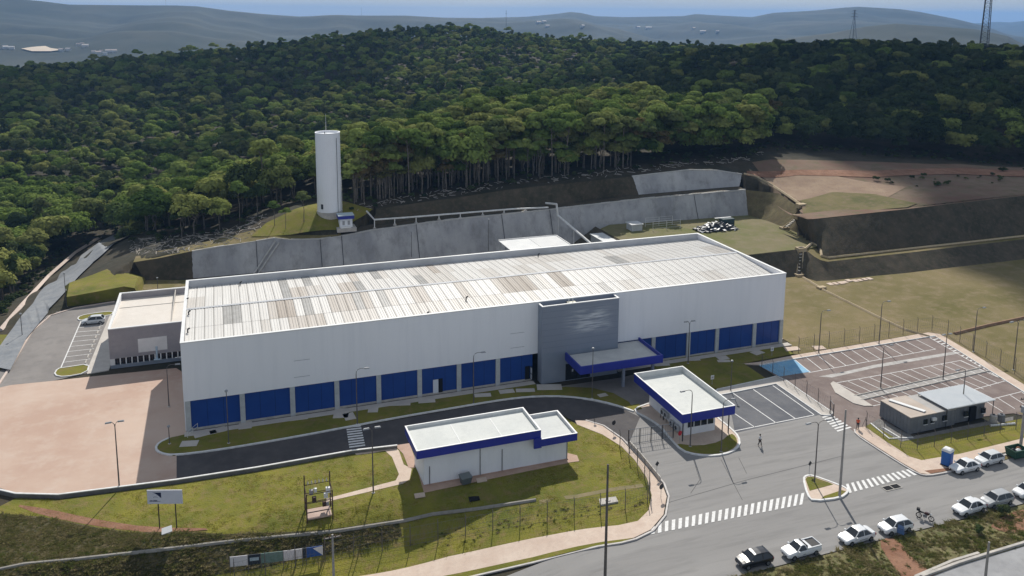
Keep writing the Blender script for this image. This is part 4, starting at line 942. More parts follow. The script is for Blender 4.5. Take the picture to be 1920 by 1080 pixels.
mb = MB(); mb.lathe([(TW+.15,-2.6),(TW+.15,.12),(0,.13)], n=36); mb.build('plinth', M_conc, wt, world=False)
pb = onhill(648,424); ph_ = thing('pump_house', 'small pump house with a blue edged roof below the water tower', 'building', pb)
MB().box(-1.5,1.5,-1.2,1.3,-.6,2.1).build('wall', M_wallw, ph_, world=False)
for x in (-.9,.35): MB().box(x,x+.55,-1.26,-1.205,.6,1.6).build('louvre', mat('louvre_grey', (.35,.36,.37), .6), ph_, world=False)
MB().box(-1.9,1.9,-1.6,1.6,2.1,2.9).build('fascia', M_fascia, ph_, world=False); MB().box(-1.92,1.92,-1.62,1.62,2.902,3.0).build('roof', mat('pump_roof', (.48,.56,.60), .6), ph_, world=False)
MB().box(-2.3,2.3,-2.3,1.8,-.9,-.02).build('plinth', M_conc, ph_, world=False); MB().box(-1.3,1.0,-1.9,-1.3,-.02,.35).build('pump_unit', M_coping, ph_, world=False)

# ================================================================== LIGHT POLES, POWER POLES
M_polegrey = mat('pole_steel', (.10,.09,.085), .5, (.14,.125,.12), 2.)
M_lamp = mat('lamp_head', (.30,.31,.32), .4)
def light_pole(base, top, label, group, kind='single', z=None, arm=1.4, rz=0.0):
    b = atg(*base) if z is None else (onhill(*base) if z == 'hill' else at(base[0], base[1], z))
    h = max(2.5, atY(top[0], top[1], b.y).z-b.z)
    t_e = thing('light_pole', label, 'light pole', b, rz, group)
    MB().lathe([(0,0),(.22,0),(.22,.12),(.11,.16)], n=8).build('base', M_conc, t_e, world=False)
    if kind == 'post':
        MB().tube([(0,0,.1),(0,0,h)], .07, 8, .05).build('pole', M_polegrey, t_e, world=False)
        MB().lathe([(0,h-.02),(.16,h),(.24,h+.14),(.16,h+.26),(0,h+.3)], n=10).build('lamp_head', M_lamp, t_e, world=False); return t_e
    MB().tube([(0,0,.1),(0,0,h-.8)], .095, 8, .06).build('pole', M_polegrey, t_e, world=False)
    for s_ in ((1,) if kind == 'single' else ((-1,) if kind == 'left' else (1,-1))):
        MB().tube([(0,0,h-.82),(.04*s_,0,h-.4),(.25*s_,0,h-.1),(.6*s_,0,h),(arm*s_,0,h-.03)], .05, 6, .035).build('arm', M_polegrey, t_e, world=False)
        hd = MB(); x0_ = arm*s_; hd.add([(x0_,-.12,h-.12),(x0_+.75*s_,-.16,h-.12),(x0_+.75*s_,.16,h-.12),(x0_,.12,h-.12),(x0_,-.09,h+.05),(x0_+.65*s_,-.1,h+.03),(x0_+.65*s_,.1,h+.03),(x0_,.09,h+.05)],[(0,1,2,3),(7,6,5,4),(0,4,5,1),(1,5,6,2),(2,6,7,3),(3,7,4,0)]); hd.build('lamp_head', M_lamp, t_e, world=False)
    return t_e
LP = [((224,918),(217,790),'double light pole at the lawn edge of the pinkish concrete yard','double'),
 ((317,763),(309,685),'light pole in the yard shadow beside the warehouse west wall','single'),
 ((318,833),(316,801),'short light post on the rounded west tip of the front lawn','post'),
 ((429,832),(422,735),'light pole in front of the first blue bay of the warehouse','post'),
 ((670,796),(669,692),'light pole by the zebra crossing in front of the warehouse','single'),
 ((888,758),(890,662),'light pole in front of the blue bay with the stained door','single'),
 ((1110,748),(1110,655),'light post in front of the entrance canopy','post'),
 ((1290,682),(1293,602),'double light pole before the blue bays right of the entrance','double'),
 ((700,925),(696,802),'light pole on the lower lawn beside the curved path','double'),
 ((1294,838),(1281,733),'curved light pole at the front corner of the gatehouse','left'),
 ((1352,848),(1360,750),'light pole on the grass tip of the gatehouse island','single'),
 ((1370,733),(1374,678),'light pole behind the gatehouse on the dark lawn','post'),
 ((1535,663),(1556,581),'light pole on the north walk of the parking lot nearest the warehouse','single'),
 ((1648,645),(1668,564),'light pole at the middle of the north walk of the parking lot','single'),
 ((1651,728),(1659,648),'light pole on the centre strip of the parking lot, left one','single'),
 ((1768,711),(1777,626),'light pole on the centre strip of the parking lot, right one','double'),
 ((1825,660),(1833,578),'light pole on the east walk by the motorcycle bays','single'),
 ((1900,694),(1906,602),'tall double light pole at the right edge of the parking lot','double'),
 ((1803,775),(1797,693),'light pole rising behind the white sheet roof of the cabins','left'),
 ((1527,906),(1535,790),'double arm light pole on the grassy part of the traffic island','double')]
for b, t_, lb, k in LP: light_pole(b, t_, lb, 'light poles of the site', k, arm=(.35 if k == 'double' and 'island' not in lb and 'right edge' not in lb else 1.2))
for b, t_, lb, z_ in (((648,484),(640,431),'light post at the wall foot left of the water tower pump house',0.0),((772,485),(769,436),'light post behind the warehouse at the middle of the wall',0.0),((916,472),(912,413),'light post behind the warehouse left of the flat roofed shed',0.0),((1181,440),(1176,386),'left light post of the pair beyond the warehouse roof',0.0),((1215,444),(1214,399),'right light post of the pair beyond the warehouse roof',0.0),((296,543),(296,524),'light post on the strip of grass behind the annex',0.0),((42,632),(38,590),'light post beside the gravel access road near the photo edge',0.0),((125,575),(118,514),'light post at the bend of the access road by the grassy bank',0.0)):
    light_pole(b, t_, lb, 'light posts behind and beside the warehouse', 'post', z_)
M_cpole = mat('concrete_pole', (.30,.28,.26), .85, (.38,.355,.33), .8, (.22,.2,.19), 3., .4, world=False)
M_ins = mat('insulator', (.20,.11,.08), .3)
def power_pole(base, h, label, arms=1, r=.17, pm=None):
    b = atg(*base) if base[1] < 1080 else Vector((*[c for c in at(*base)[:2]], 0))
    b.z = zsite(b.x, b.y)
    t_e = thing('power_pole', label, 'power pole', b, 0, 'concrete power poles along the street')
    MB().tube([(0,0,-.2),(0,0,h)], r, 10, r*.6).build('pole', pm or M_cpole, t_e, world=False)
    for k in range(arms):
        z_ = h-.35-k*1.1; MB().box(-.9,.9,-.06,.06,z_-.06,z_+.06).build('crossarm', M_polegrey, t_e, world=False)
        for x in (-.8,-.3,.3,.8): MB().lathe([(.03,z_+.06),(.07,z_+.1),(.05,z_+.16),(.07,z_+.2),(0,z_+.28)], (x,0,0), 8).build('insulator', M_ins, t_e, world=False)
    return t_e, b, h
P1 = power_pole((1574,932), 11.6, 'slim concrete pole standing on the traffic island corner', 0)
P2_ = power_pole((1134,1100), 14.0, 'tall dark concrete pole at the bottom sidewalk beside the street', 0, .17, mat('dark_pole', (.11,.095,.085), .85, (.16,.14,.125), 1.))
P3 = power_pole((626,1092), 8.5, 'concrete power pole at the bottom fence right of the banner', 1)
P4 = power_pole((1913,842), 7.8, 'stout concrete power pole with transformer at the right edge', 2, .22)
P5 = power_pole((1845,1108), 5.6, 'low concrete pole beside the concrete lane in the bottom corner', 0)
MB().lathe([(0,0),(.32,0),(.34,.1),(.34,.8),(.3,.9),(0,.95)], (-.45,-.2,5.6), 12).build('transformer', mat('transformer_grey', (.33,.34,.35), .5), P4[0], world=False)

# ================================================================== CARS
M_tyre = mat('tyre', (.014,.014,.015), .85); M_rim = mat('rim', (.30,.31,.32), .35, metal=.7)
M_cglass = mat('car_glass', (.018,.022,.027), .08, spec=.7); M_trim = mat('car_trim', (.02,.02,.022), .6)
M_head = mat('headlight', (.62,.64,.66), .15); M_tail = mat('taillight', (.25,.01,.01), .3); M_plate = mat('plate', (.5,.5,.5), .5)
def carpaint(name, c):
    if name in MATS: return MATS[name]
    mt, t, b = nodes(name); b.inputs['Base Color'].default_value = (*c,1); b.inputs['Roughness'].default_value = .28; b.inputs['Coat Weight'].default_value = .5; b.inputs['Coat Roughness'].default_value = .05
    MATS[name] = mt; return mt
def loft(mb, rings, cap=True):
    n = len(rings[0]); vs = [p for r_ in rings for p in r_]; fs = []
    for i in range(len(rings)-1):
        for j in range(n): fs.append((i*n+j, i*n+(j+1)%n, (i+1)*n+(j+1)%n, (i+1)*n+j))
    if cap: fs += [tuple(reversed(range(n))), tuple((len(rings)-1)*n+j for j in range(n))]
    mb.add(vs, fs)
def ring(x, w_, z0, zb, zt, wt=.86):
    """cross section: sill, flank bulge, belt, top edge"""
    h = [(-w_*.90,z0),(-w_*1.0,z0+(zb-z0)*.45),(-w_*.97,zb),(-w_*wt,zt),(-w_*wt*.5,zt+.02),(w_*wt*.5,zt+.02),(w_*wt,zt),(w_*.97,zb),(w_*1.0,z0+(zb-z0)*.45),(w_*.90,z0)]
    return [(x,y,z) for y,z in h]
def fixn(o):
    bm = bmesh.new(); bm.from_mesh(o.data); bmesh.ops.recalc_face_normals(bm, faces=bm.faces[:]); bm.to_mesh(o.data); bm.free(); return o
def make_car(label, paint, style='hatch', L_=4.0, W=1.68, H=1.45, group=None):
    """nose towards -x, centred"""
    t_e = thing('parked_car' if style != 'pickup' else 'pickup_truck', label, 'car' if style != 'pickup' else 'pickup', (0,0,0), 0, group)
    w_ = W/2; f = -L_/2; r_ = L_/2; mb = MB()
    if style == 'sedan': st = [(f,.80,.33,.52,.60),(f+.12,.90,.26,.60,.70),(f+.55,.97,.22,.66,.80),(f+1.25,1,.22,.72,.90),(0,1,.22,.75,.93),(r_-.95,1,.22,.78,.96),(r_-.35,.97,.25,.78,.96),(r_-.05,.90,.32,.70,.88),(r_,.84,.36,.62,.76)]
    elif style == 'pickup': st = [(f,.82,.36,.58,.66),(f+.12,.92,.30,.66,.78),(f+.6,.98,.26,.72,.88),(f+1.2,1,.26,.78,.97),(.1,1,.26,.80,.99),(.12,1,.26,.80,.99),(r_-.2,1,.28,.80,.99),(r_,.97,.34,.78,.96)]
    else: st = [(f,.80,.33,.54,.62),(f+.12,.90,.26,.62,.74),(f+.5,.97,.22,.68,.84),(f+1.1,1,.22,.74,.94),(0,1,.22,.77,.97),(r_-.6,1,.22,.80,1.0),(r_-.1,.96,.26,.78,.98),(r_,.88,.34,.66,.86)]
    loft(mb, [ring(x, w_*k, z0, zb, zt) for x,k,z0,zb,zt in st]); fixn(mb.build('body', paint, t_e, world=False, smooth=False))
    if style == 'sedan': cb = (f+1.2, f+1.85, r_-1.25, r_-.55); zb0 = .90
    elif style == 'pickup': cb = (f+1.1, f+1.7, .05, .28); zb0 = .95
    else: cb = (f+1.0, f+1.6, r_-.62, r_-.12); zb0 = .94
    x0_, x1_, x2_, x3_ = cb; wb, wtp = w_*.90, w_*.70; zt = H
    roof = MB(); rp = [(x0_,wb,zb0),(x1_,wtp,zt-.05),(x1_+.25,wtp,zt),((x1_+x2_)/2,wtp,zt+.02),(x2_-.2,wtp,zt-.01),(x2_,wtp,zt-.05),(x3_,wb,zb0)]
    rings = []
    for x,wq,z in rp[1:-1]:
        rings.append([(x,-wq,z-.05),(x,-wq*.92,z),(x,0,z+.03),(x,wq*.92,z),(x,wq,z-.05)])
    vs = [p for q in rings for p in q]; fs = []
    for i in range(len(rings)-1):
        for j in range(4): fs.append((i*5+j, i*5+j+1, (i+1)*5+j+1, (i+1)*5+j))
    roof.add(vs, fs)
    for s_ in (-1,1):      # pillars
        roof.tube([(x0_,s_*wb,zb0-.03),(x1_,s_*wtp,zt-.07)], .045, 5); roof.tube([(x3_,s_*wb,zb0-.03),(x2_,s_*wtp,zt-.07)], .07, 5)
        xm = (x1_+x2_)/2+.1
        if style != 'pickup': roof.tube([(xm,s_*w_*.94,zb0-.03),(xm,s_*wtp*1.01,zt-.06)], .04, 5)
    fixn(roof.build('roof', paint, t_e, world=False, smooth=False))
    e = .01
    MB().quad((x0_,wb-.05,zb0),(x0_,-wb+.05,zb0),(x1_,-wtp+.05,zt-.06),(x1_,wtp-.05,zt-.06)).build('windscreen', M_cglass, t_e, world=False)
    MB().quad((x3_,-wb+.06,zb0),(x3_,wb-.06,zb0),(x2_,wtp-.06,zt-.06),(x2_,-wtp+.06,zt-.06)).build('rear_window', M_cglass, t_e, world=False)
    for s_ in (-1,1):
        mbq = MB(); q = [(x0_+.1,s_*w_*.94,zb0-.01),(x3_-.1,s_*w_*.94,zb0-.01),(x2_+.02,s_*wtp*1.0,zt-.08),(x1_-.02,s_*wtp*1.0,zt-.08)]
        mbq.quad(*(q if s_ < 0 else reversed(q))); mbq.build('side_window', M_cglass, t_e, world=False)
    for x in (f+.72, r_-.78):
        for s_ in (-1,1):
            wl_ = MB(); wl_.tube([(x,s_*(w_-.2),.31),(x,s_*(w_+.015),.31)], .31, 16); to = wl_.build('wheel', M_tyre, t_e, world=False)
            MB().tube([(x,s_*(w_+.012),.31),(x,s_*(w_+.03),.31)], .19, 12).build('rim', M_rim, to, world=False)
    for s_ in (-1,1):
        MB().add([(f+.02,s_*w_*.50,.60),(f+.05,s_*w_*.80,.62),(f+.30,s_*w_*.88,.72),(f+.22,s_*w_*.55,.70)],[(0,1,2,3)]).build('headlight', M_head, t_e, world=False)
        MB().box(r_-.12,r_-.0,s_*w_*.80-.1,s_*w_*.80+.1,.62,.82).build('taillight', M_tail, t_e, world=False)
        MB().box(x0_+.05,x0_+.22,s_*(w_+.08)-.08,s_*(w_+.08)+.08,zb0-.02,zb0+.11).build('mirror', paint, t_e, world=False)
        MB().box(-.35,.85 if style!='pickup' else .0,s_*(w_*1.0)-.008,s_*(w_*1.0)+.008,.50,.54).build('side_moulding', M_trim, t_e, world=False)
    MB().box(f-.03,f+.05,-w_*.5,w_*.5,.34,.47).build('grille', M_trim, t_e, world=False); MB().box(f-.045,f-.031,-.2,.2,.36,.45).build('number_plate', M_plate, t_e, world=False)
    MB().box(f+.35,r_-.35,-w_*.82,w_*.82,.14,.24).build('underbody', M_trim, t_e, world=False)
    if style == 'pickup':
        MB().box(.35,r_-.1,-w_*.84,w_*.84,.995,1.013).build('bed_floor', M_trim, t_e, world=False)
        for b in ((.3,r_-.0,-w_*.97,-w_*.84,.99,1.12),(.3,r_-.0,w_*.84,w_*.97,.99,1.12),(r_-.08,r_,-w_*.838,w_*.838,.99,1.12)): MB().box(*b).build('bed_rail', paint, t_e, world=False)
        MB().box(.32,.95,-w_*.82,w_*.82,1.014,1.06).build('bed_cover', carpaint('paint_white',(.7,.7,.7)), t_e, world=False); MB().box(.3,.36,-w_*.8,w_*.8,1.0,1.35).build('roll_bar', M_trim, t_e, world=False)
    return t_e
PW = carpaint('paint_white', (.72,.73,.74)); PB = carpaint('paint_black', (.010,.011,.016)); PS = carpaint('paint_silver', (.60,.62,.63)); PG = carpaint('paint_grey', (.38,.39,.40))
GR = 'cars parked along the street'
def put(t_e, x, y, rz=0.0): t_e.location = (x, y, .004); t_e.rotation_euler = (0,0,rz)
c = make_car('black hatchback parked leftmost on the street', PB, 'hatch', 4.0, 1.70, 1.48, GR); put(c, 53.0, 69.2, R(-1))
MB().box(-1.5,-1.43,-.62,.62,.98,1.02).build('wiper_cowl', carpaint('paint_white',(.7,.7,.7)), c, world=False)
c = make_car('white pickup truck with an open dark bed by the south kerb', PW, 'pickup', 4.4, 1.70, 1.48, GR); put(c, 58.9, 68.9, R(1))
c = make_car('white sedan parked between the pickup and the bare red soil', PW, 'sedan', 4.3, 1.72, 1.46, GR); put(c, 66.6, 68.9, R(2))
c4 = make_car('white hatchback with its driver door standing open', PW, 'hatch', 4.0, 1.68, 1.46, GR); put(c4, 72.2, 68.9, R(-1))
dd = MB().add([(-.55,-.86,.35),(-.15,-1.55,.35),(-.15,-1.55,.95),(-.55,-.86,.95),(-.5,-.86,.95),(-.12,-1.5,.95),(-.08,-1.4,1.32),(-.4,-.85,1.36)],[(0,1,2,3),(4,5,6,7)]).build('open_door', carpaint('paint_door_blue', (.10,.18,.36)), c4, world=False)
MB().box(-.5,.4,-.86,-.84,.4,.95).build('door_opening', M_hole, c4, world=False)
c = make_car('white sedan parked beyond the motorcycle, nose left', PW, 'sedan', 4.3, 1.72, 1.46, GR); put(c, 83.6, 69.0, R(3))
c = make_car('grey sedan parked nose to tail behind the white sedan', PG, 'hatch', 4.2, 1.70, 1.48, GR); put(c, 88.2, 69.1, R(1))
c = make_car('white car cut by the right edge of the photo', PW, 'hatch', 4.0, 1.68, 1.46, GR); put(c, 93.6, 69.2, 0)
c = make_car('white sedan beside the blue portable toilet', PW, 'sedan', 4.2, 1.70, 1.45, GR); put(c, 90.9, 76.2, R(1))
c = make_car('silver white hatchback between the sedan and the green dumpster', PS, 'hatch', 4.0, 1.68, 1.46, GR); put(c, 95.6, 76.6, R(2))
c = make_car('silver hatchback alone in the small row beside the annex', PS, 'hatch', 4.1, 1.70, 1.50, 'car at the annex'); put(c, -24.3, 171.2, R(-2))
# motorcycle
mc = thing('motorcycle', 'dark motorcycle parked askew at the kerb between two white cars', 'motorcycle', (77.2,69.4,.0), R(125))
for x in (-.68,.68):
    w0 = MB()
    w0.tube([(x+.29*math.cos(k*math.pi/8),0,.31+.29*math.sin(k*math.pi/8)) for k in range(17)], .055, 6, cap=False); wo = w0.build('wheel', M_tyre, mc, world=False)
    w1 = MB()
    for k in range(6): w1.tube([(x,0,.31),(x+.27*math.cos(k*math.pi/3),0,.31+.27*math.sin(k*math.pi/3))], .012, 4)
    w1.build('rim', M_rim, wo, world=False)
fr = MB(); fr.tube([(-.68,0,.31),(-.45,0,.95)], .035, 6).tube([(-.48,0,.85),(-.1,0,.45),(.35,0,.45),(.68,0,.31)], .035, 6).tube([(-.45,0,.85),(.3,0,.72),(.62,0,.75)], .03, 6); fr.build('frame', M_dark, mc, world=False)
MB().box(-.2,.2,-.13,.13,.3,.6).build('engine', M_rim, mc, world=False)
tk = MB(); loft(tk, [[(x,-w2,.7),(x,-w2*.8,z2),(x,w2*.8,z2),(x,w2,.7)] for x,w2,z2 in ((-.42,.08,.82),(-.3,.15,.97),(-.05,.15,.95),(.12,.1,.82))]); fixn(tk.build('fuel_tank', carpaint('paint_dark_red', (.05,.012,.012)), mc, world=False))
st_ = MB(); loft(st_, [[(x,-w2,.74),(x,-w2,z2),(x,w2,z2),(x,w2,.74)] for x,w2,z2 in ((.1,.1,.82),(.35,.13,.82),(.75,.11,.9))]); fixn(st_.build('seat', M_tyre, mc, world=False))
MB().tube([(-.42,-.36,1.08),(-.47,0,1.0),(-.42,.36,1.08)], .02, 6).build('handlebar', M_dark, mc, world=False); MB().box(.6,.95,-.16,.16,.9,1.2).build('top_box', M_trim, mc, world=False); MB().tube([(-.55,0,.85),(-.68,0,.85)], .09, 8).build('headlight', M_head, mc, world=False)
MB().tube([(.0,-.12,.3),(.15,-.32,.02)], .018, 5).build('side_stand', M_dark, mc, world=False)

# ================================================================== STREET FURNITURE
tl = thing('portable_toilet', 'blue portable toilet with a white roof on the sidewalk', 'toilet', (89.6,77.9,.1), R(20))
M_pt = mat('toilet_blue', (.015,.10,.36), .5, (.02,.13,.42), 1., world=False)
MB().box(-.55,.55,-.55,.55,.12,2.0).build('cabin_wall', M_pt, tl, world=False); MB().box(-.6,.6,-.6,.6,0,.118).build('base', M_trim, tl, world=False)
rfq = MB(); loft(rfq, [[(x*1.08*s_,-.6*s_,z_),(x*1.08*s_,.6*s_,z_)][:0] or [(-.6*s_,-.6*s_,z_),(.6*s_,-.6*s_,z_),(.6*s_,.6*s_,z_),(-.6*s_,.6*s_,z_)] for x,s_,z_ in ((1,1,2.002),(1,1,2.1),(1,.85,2.3),(1,.5,2.42))]); fixn(rfq.build('roof', M_coping, tl, world=False))
dq = MB().box(-.42,.42,-.59,-.552,.18,1.9).build('door', mat('toilet_door', (.02,.12,.42), .5), tl, world=False); MB().box(.28,.36,-.62,-.592,.95,1.15).build('handle', M_coping, dq, world=False)
for k in range(4): MB().box(.552,.58,-.4,.4,1.4+k*.12,1.45+k*.12).build('vent_slat', M_pt, tl, world=False)
dm = thing('dumpster', 'dark green rubbish dumpster at the right edge of the street', 'dumpster', (100.4,76.5,0))
M_green = mat('dumpster_green', (.012,.06,.035), .55, (.02,.075,.045), 1.5, world=False)
q = MB(); q.add([(-1.0,-.7,.2),(1.0,-.7,.2),(1.0,.7,.2),(-1.0,.7,.2),(-1.25,-.85,1.35),(1.25,-.85,1.35),(1.25,.85,1.35),(-1.25,.85,1.35),(-1.15,-.75,1.35),(1.15,-.75,1.35),(1.15,.75,1.35),(-1.15,.75,1.35),(-.95,-.62,.5),(.95,-.62,.5),(.95,.62,.5),(-.95,.62,.5)],
  [(3,2,1,0),(0,1,5,4),(1,2,6,5),(2,3,7,6),(3,0,4,7),(4,5,9,8),(5,6,10,9),(6,7,11,10),(7,4,8,11),(8,9,13,12),(9,10,14,13),(10,11,15,14),(11,8,12,15),(12,13,14,15)]); q.build('bin_body', M_green, dm, world=False)
for x in (-.8,.8):
    for y in (-.5,.5): MB().tube([(x-.04,y,.1),(x+.04,y,.1)], .1, 10).build('wheel', M_tyre, dm, world=False)
for s_ in (-1,1): MB().bar((-1.0,s_*.87,1.0),(1.0,s_*.87,1.0),.07).build('lifting_bar', M_green, dm, world=False)
for k, (x,y,r0) in enumerate(((-.5,.1,.35),(.1,-.2,.4),(.6,.2,.35))):
    MB().lathe([(0,0),(r0,.02),(r0*.9,.2),(r0*.4,.36),(.05,.4)], (x,y,.9), 9).build('rubbish_bag', (M_trim, M_coping, M_redsoil)[k], dm, world=False)
bn = thing('waste_bin', 'dark wheeled bin against the substation wall', 'bin', (*at(873,907)[:2],0), R(8))
q = MB(); q.add([(-.55,-.4,.15),(.55,-.4,.15),(.55,.4,.15),(-.55,.4,.15),(-.7,-.55,1.0),(.7,-.55,1.0),(.7,.55,1.0),(-.7,.55,1.0)],[(3,2,1,0),(0,1,5,4),(1,2,6,5),(2,3,7,6),(3,0,4,7),(4,5,6,7)]); q.build('bin_body', mat('bin_grey', (.10,.115,.12), .6), bn, world=False)
q = MB(); q.add([(-.75,-.6,1.0),(.75,-.6,1.0),(.75,.6,1.12),(-.75,.6,1.12),(-.75,-.6,1.06),(.75,-.6,1.06),(.75,.6,1.18),(-.75,.6,1.18)],[(3,2,1,0),(4,5,6,7),(0,1,5,4),(1,2,6,5),(2,3,7,6),(3,0,4,7)]); q.build('lid', mat('bin_lid', (.16,.18,.18), .6), bn, world=False)
for x in (-.5,.5): MB().tube([(x-.05,.35,.12),(x+.05,.35,.12)], .13, 10).build('wheel', M_tyre, bn, world=False)
# board sign with emblem on two legs
sgp = atg(313,992); sg = thing('board_sign', 'white sign board with a dark blue emblem on two posts', 'sign', (*sgp[:2], sgp.z), R(-18))
MB().box(-2.0,2.0,-.05,.05,3.2,4.9).build('board', mat('sign_white', (.60,.60,.66), .6, (.65,.65,.70), .8), sg, world=False)
for x in (-.85,1.1): MB().bar((x,.08,-.2),(x,.08,4.7),.10).build('post', mat('sign_post', (.05,.035,.03), .7), sg, world=False)
em = MB(); n = 8; arc = [(-1.45+1.05*(k/n), 4.62-.72*(k/n)**1.7) for k in range(n+1)]
vs = [(x,-.056,z) for x,z in arc]+[(-.40,-.056,4.62)]
em.add(vs, [tuple(reversed(range(len(vs))))]); em.build('emblem', mat('emblem_navy', (.012,.018,.06), .6), sg, world=False)
em = MB()
for k in range(12): 
    x = -1.36+rnd.random()*.85; z = 3.95+rnd.random()*.45
    if z < 4.62-.72*max(0,(x+1.45)/1.05)**1.7-.1: em.box(x,x+.07,-.056,-.051,z,z+.05)
em.box(-1.28,-1.18,-.056,-.051,3.98,4.08); em.build('emblem_dots', mat('emblem_grey', (.18,.2,.26), .6), sg, world=False)
em = MB(); x = -1.75
for k in range(11):
    w1 = rnd.uniform(.07,.13)*(1 if k<7 else .8); h1 = rnd.uniform(.10,.17)*(1 if k<7 else .5); em.box(x,x+w1,-.056,-.051,3.5,3.5+h1); x += w1+.025
em.build('wordmark', mat('emblem_navy', (.012,.018,.06), .6), sg, world=False)
mp_ = atg(313,1000); o = thing('concrete_marker', 'tilted white concrete marker slab under the sign board', 'marker', mp_, R(10)); q = MB(); q.add([(-.6,-.35,0),(.55,-.25,0),(.6,.4,.35),(-.5,.3,.35),(-.6,-.35,.22),(.55,-.25,.25),(.6,.4,.62),(-.5,.3,.6)],[(3,2,1,0),(4,5,6,7),(0,1,5,4),(1,2,6,5),(2,3,7,6),(3,0,4,7)]); q.build('slab', M_coping, o, world=False); MB().box(-.4,.4,-.45,.3,-.1,.08).build('footing', M_conc, o, world=False)
# banner hoarding along the fence
bnr = thing('banner_hoarding', 'long white banner hoarding with blue and green panels on the bottom fence', 'banner', (*atg(515,1068)[:2], zsite(5,84)))
pts = [atg(px,py) for px,py in ((432,1078),(466,1074),(490,1071),(532,1066),(568,1061),(575,1060),(606,1055))]
mats_b = [mat('banner_white', (.56,.55,.58), .6, (.62,.61,.63), 1.), mat('banner_dark', (.02,.03,.045), .6), mat('banner_teal', (.16,.24,.24), .6, (.10,.17,.13), 2.), mat('banner_white', (.5,.5,.5)), mat('banner_dark', (.1,.1,.1)), mat('banner_blue', (.02,.075,.27), .6)]
for i, (a, b) in enumerate(zip(pts, pts[1:])):
    d = (b-a).normalized(); nrm = Vector((d.y,-d.x,0))*.03
    zt_ = 2.15; zb_ = .95
    q = MB(); q.add([a+Vector((0,0,zb_))+nrm, b+Vector((0,0,zb_))+nrm, b+Vector((0,0,zt_))+nrm, a+Vector((0,0,zt_))+nrm, a+Vector((0,0,zb_))-nrm, b+Vector((0,0,zb_))-nrm, b+Vector((0,0,zt_))-nrm, a+Vector((0,0,zt_))-nrm], [(0,1,2,3),(7,6,5,4),(3,2,6,7),(1,0,4,5),(0,3,7,4),(2,1,5,6)])
    pn = q.build('banner_panel', mats_b[i], bnr)
    if i == 1: q = MB(); c0 = a.lerp(b,.15); c1 = a.lerp(b,.85); q.add([c0+nrm*1.3+Vector((0,0,1.4)), c1+nrm*1.3+Vector((0,0,1.4)), c1+nrm*1.3+Vector((0,0,1.8)), c0+nrm*1.3+Vector((0,0,1.8))],[(0,1,2,3)]); q.build('banner_picture', mat('banner_sky', (.35,.45,.52), .6), bnr)
    if i == 5: q = MB(); c0 = a.lerp(b,.5); c1 = b; q.add([c1+nrm*1.3+Vector((0,0,.96)), c1+nrm*1.3+Vector((0,0,2.14)), a.lerp(b,.4)+nrm*1.3+Vector((0,0,2.0))],[(0,1,2)]); q.build('banner_picture', mat('banner_white', (.5,.5,.5)), bnr)
for a in pts: MB().bar(a, a+Vector((0,0,2.2)), .07).build('post', M_polegrey, bnr)
# switchgear on a gantry (pole mounted electrical cage)
eb = atg(598,962); eg = thing('switchgear_frame', 'rusty pole frame holding electrical switchgear on the lower lawn', 'electrical frame', eb)
M_rust = mat('rusty_steel', (.045,.028,.022), .8, (.10,.06,.045), 3., world=False)
corners = [(-1.5,-1.2),(1.5,-1.2),(-1.5,1.0),(1.5,1.0)]
for x, y in corners: MB().bar((x,y,-.5),(x*1.0,y,4.6 if y>0 else 3.4), .13).build('post', M_rust, eg, world=False)
for z_ in (1.0,2.2,3.3):
    for a, b in (((-1.5,-1.2),(1.5,-1.2)),((-1.5,1.0),(1.5,1.0)),((-1.5,-1.2),(-1.5,1.0)),((1.5,-1.2),(1.5,1.0))): MB().bar((*a,z_),(*b,z_),.07).build('rail', M_rust, eg, world=False)
for a, b in (((-1.5,-1.2,0),(-1.5,1.0,2.2)),((-1.5,1.0,0),(-1.5,-1.2,2.2))): MB().bar(a,b,.05).build('brace', M_rust, eg, world=False)
MB().box(-1.4,1.4,-1.1,.9,.02,.2).build('base_slab', mat('pink_slab', (.42,.31,.26), .85, (.5,.38,.32), .8), eg, world=False)
for k in range(7):
    x = rnd.uniform(-1.2,1.0); y = rnd.uniform(-.8,.6); z_ = rnd.uniform(.4,2.6); s_ = rnd.uniform(.25,.5)
    MB().box(x,x+s_,y,y+s_*.8,z_,z_+s_*1.3).build('switch_box', (M_coping, M_annex, M_rust)[k%3], eg, world=False)
for k in range(6): MB().lathe([(.05,0),(.12,.1),(.06,.18),(.12,.26),(.06,.34),(.03,.5)], (-1.1+k*.44, .9, 3.4), 8).build('insulator', mat('insulator_cream', (.55,.5,.38), .4), eg, world=False)
# round and diamond road signs seen from behind
for px, py, bx_, by_, lb in ((1150,793,1150,812,'round road sign seen from behind near the entrance curve'),(1228,870,1231,894,'diamond road sign seen from behind on the forecourt edge'),(1240,912,1239,935,'round road sign seen from behind at the sidewalk bulge'),(1517,871,1517,890,'diamond road sign seen from behind at the traffic island'),(1270,815,1274,832,'red and white stop sign at the gatehouse corner')):
    b = atg(bx_,by_); h = max(1.6, atY(px,py,b.y).z); t_e = thing('road_sign', lb, 'road sign', b, R(15), 'road signs round the entrance')
    MB().tube([(0,0,0),(0,0,h+.25)], .03, 6).build('post', M_lamp, t_e, world=False)
    n = 4 if 'diamond' in lb else 16; q = MB(); q.tube([(0,-.03,h),(0,-.055,h)], .36, n); q.build('plate', mat('stop_red', (.5,.02,.03), .5) if 'stop' in lb else M_dark, t_e, world=False)
    MB().tube([(0,.012,h),(0,-.029,h)], .3, n).build('backing', M_lamp, t_e, world=False)
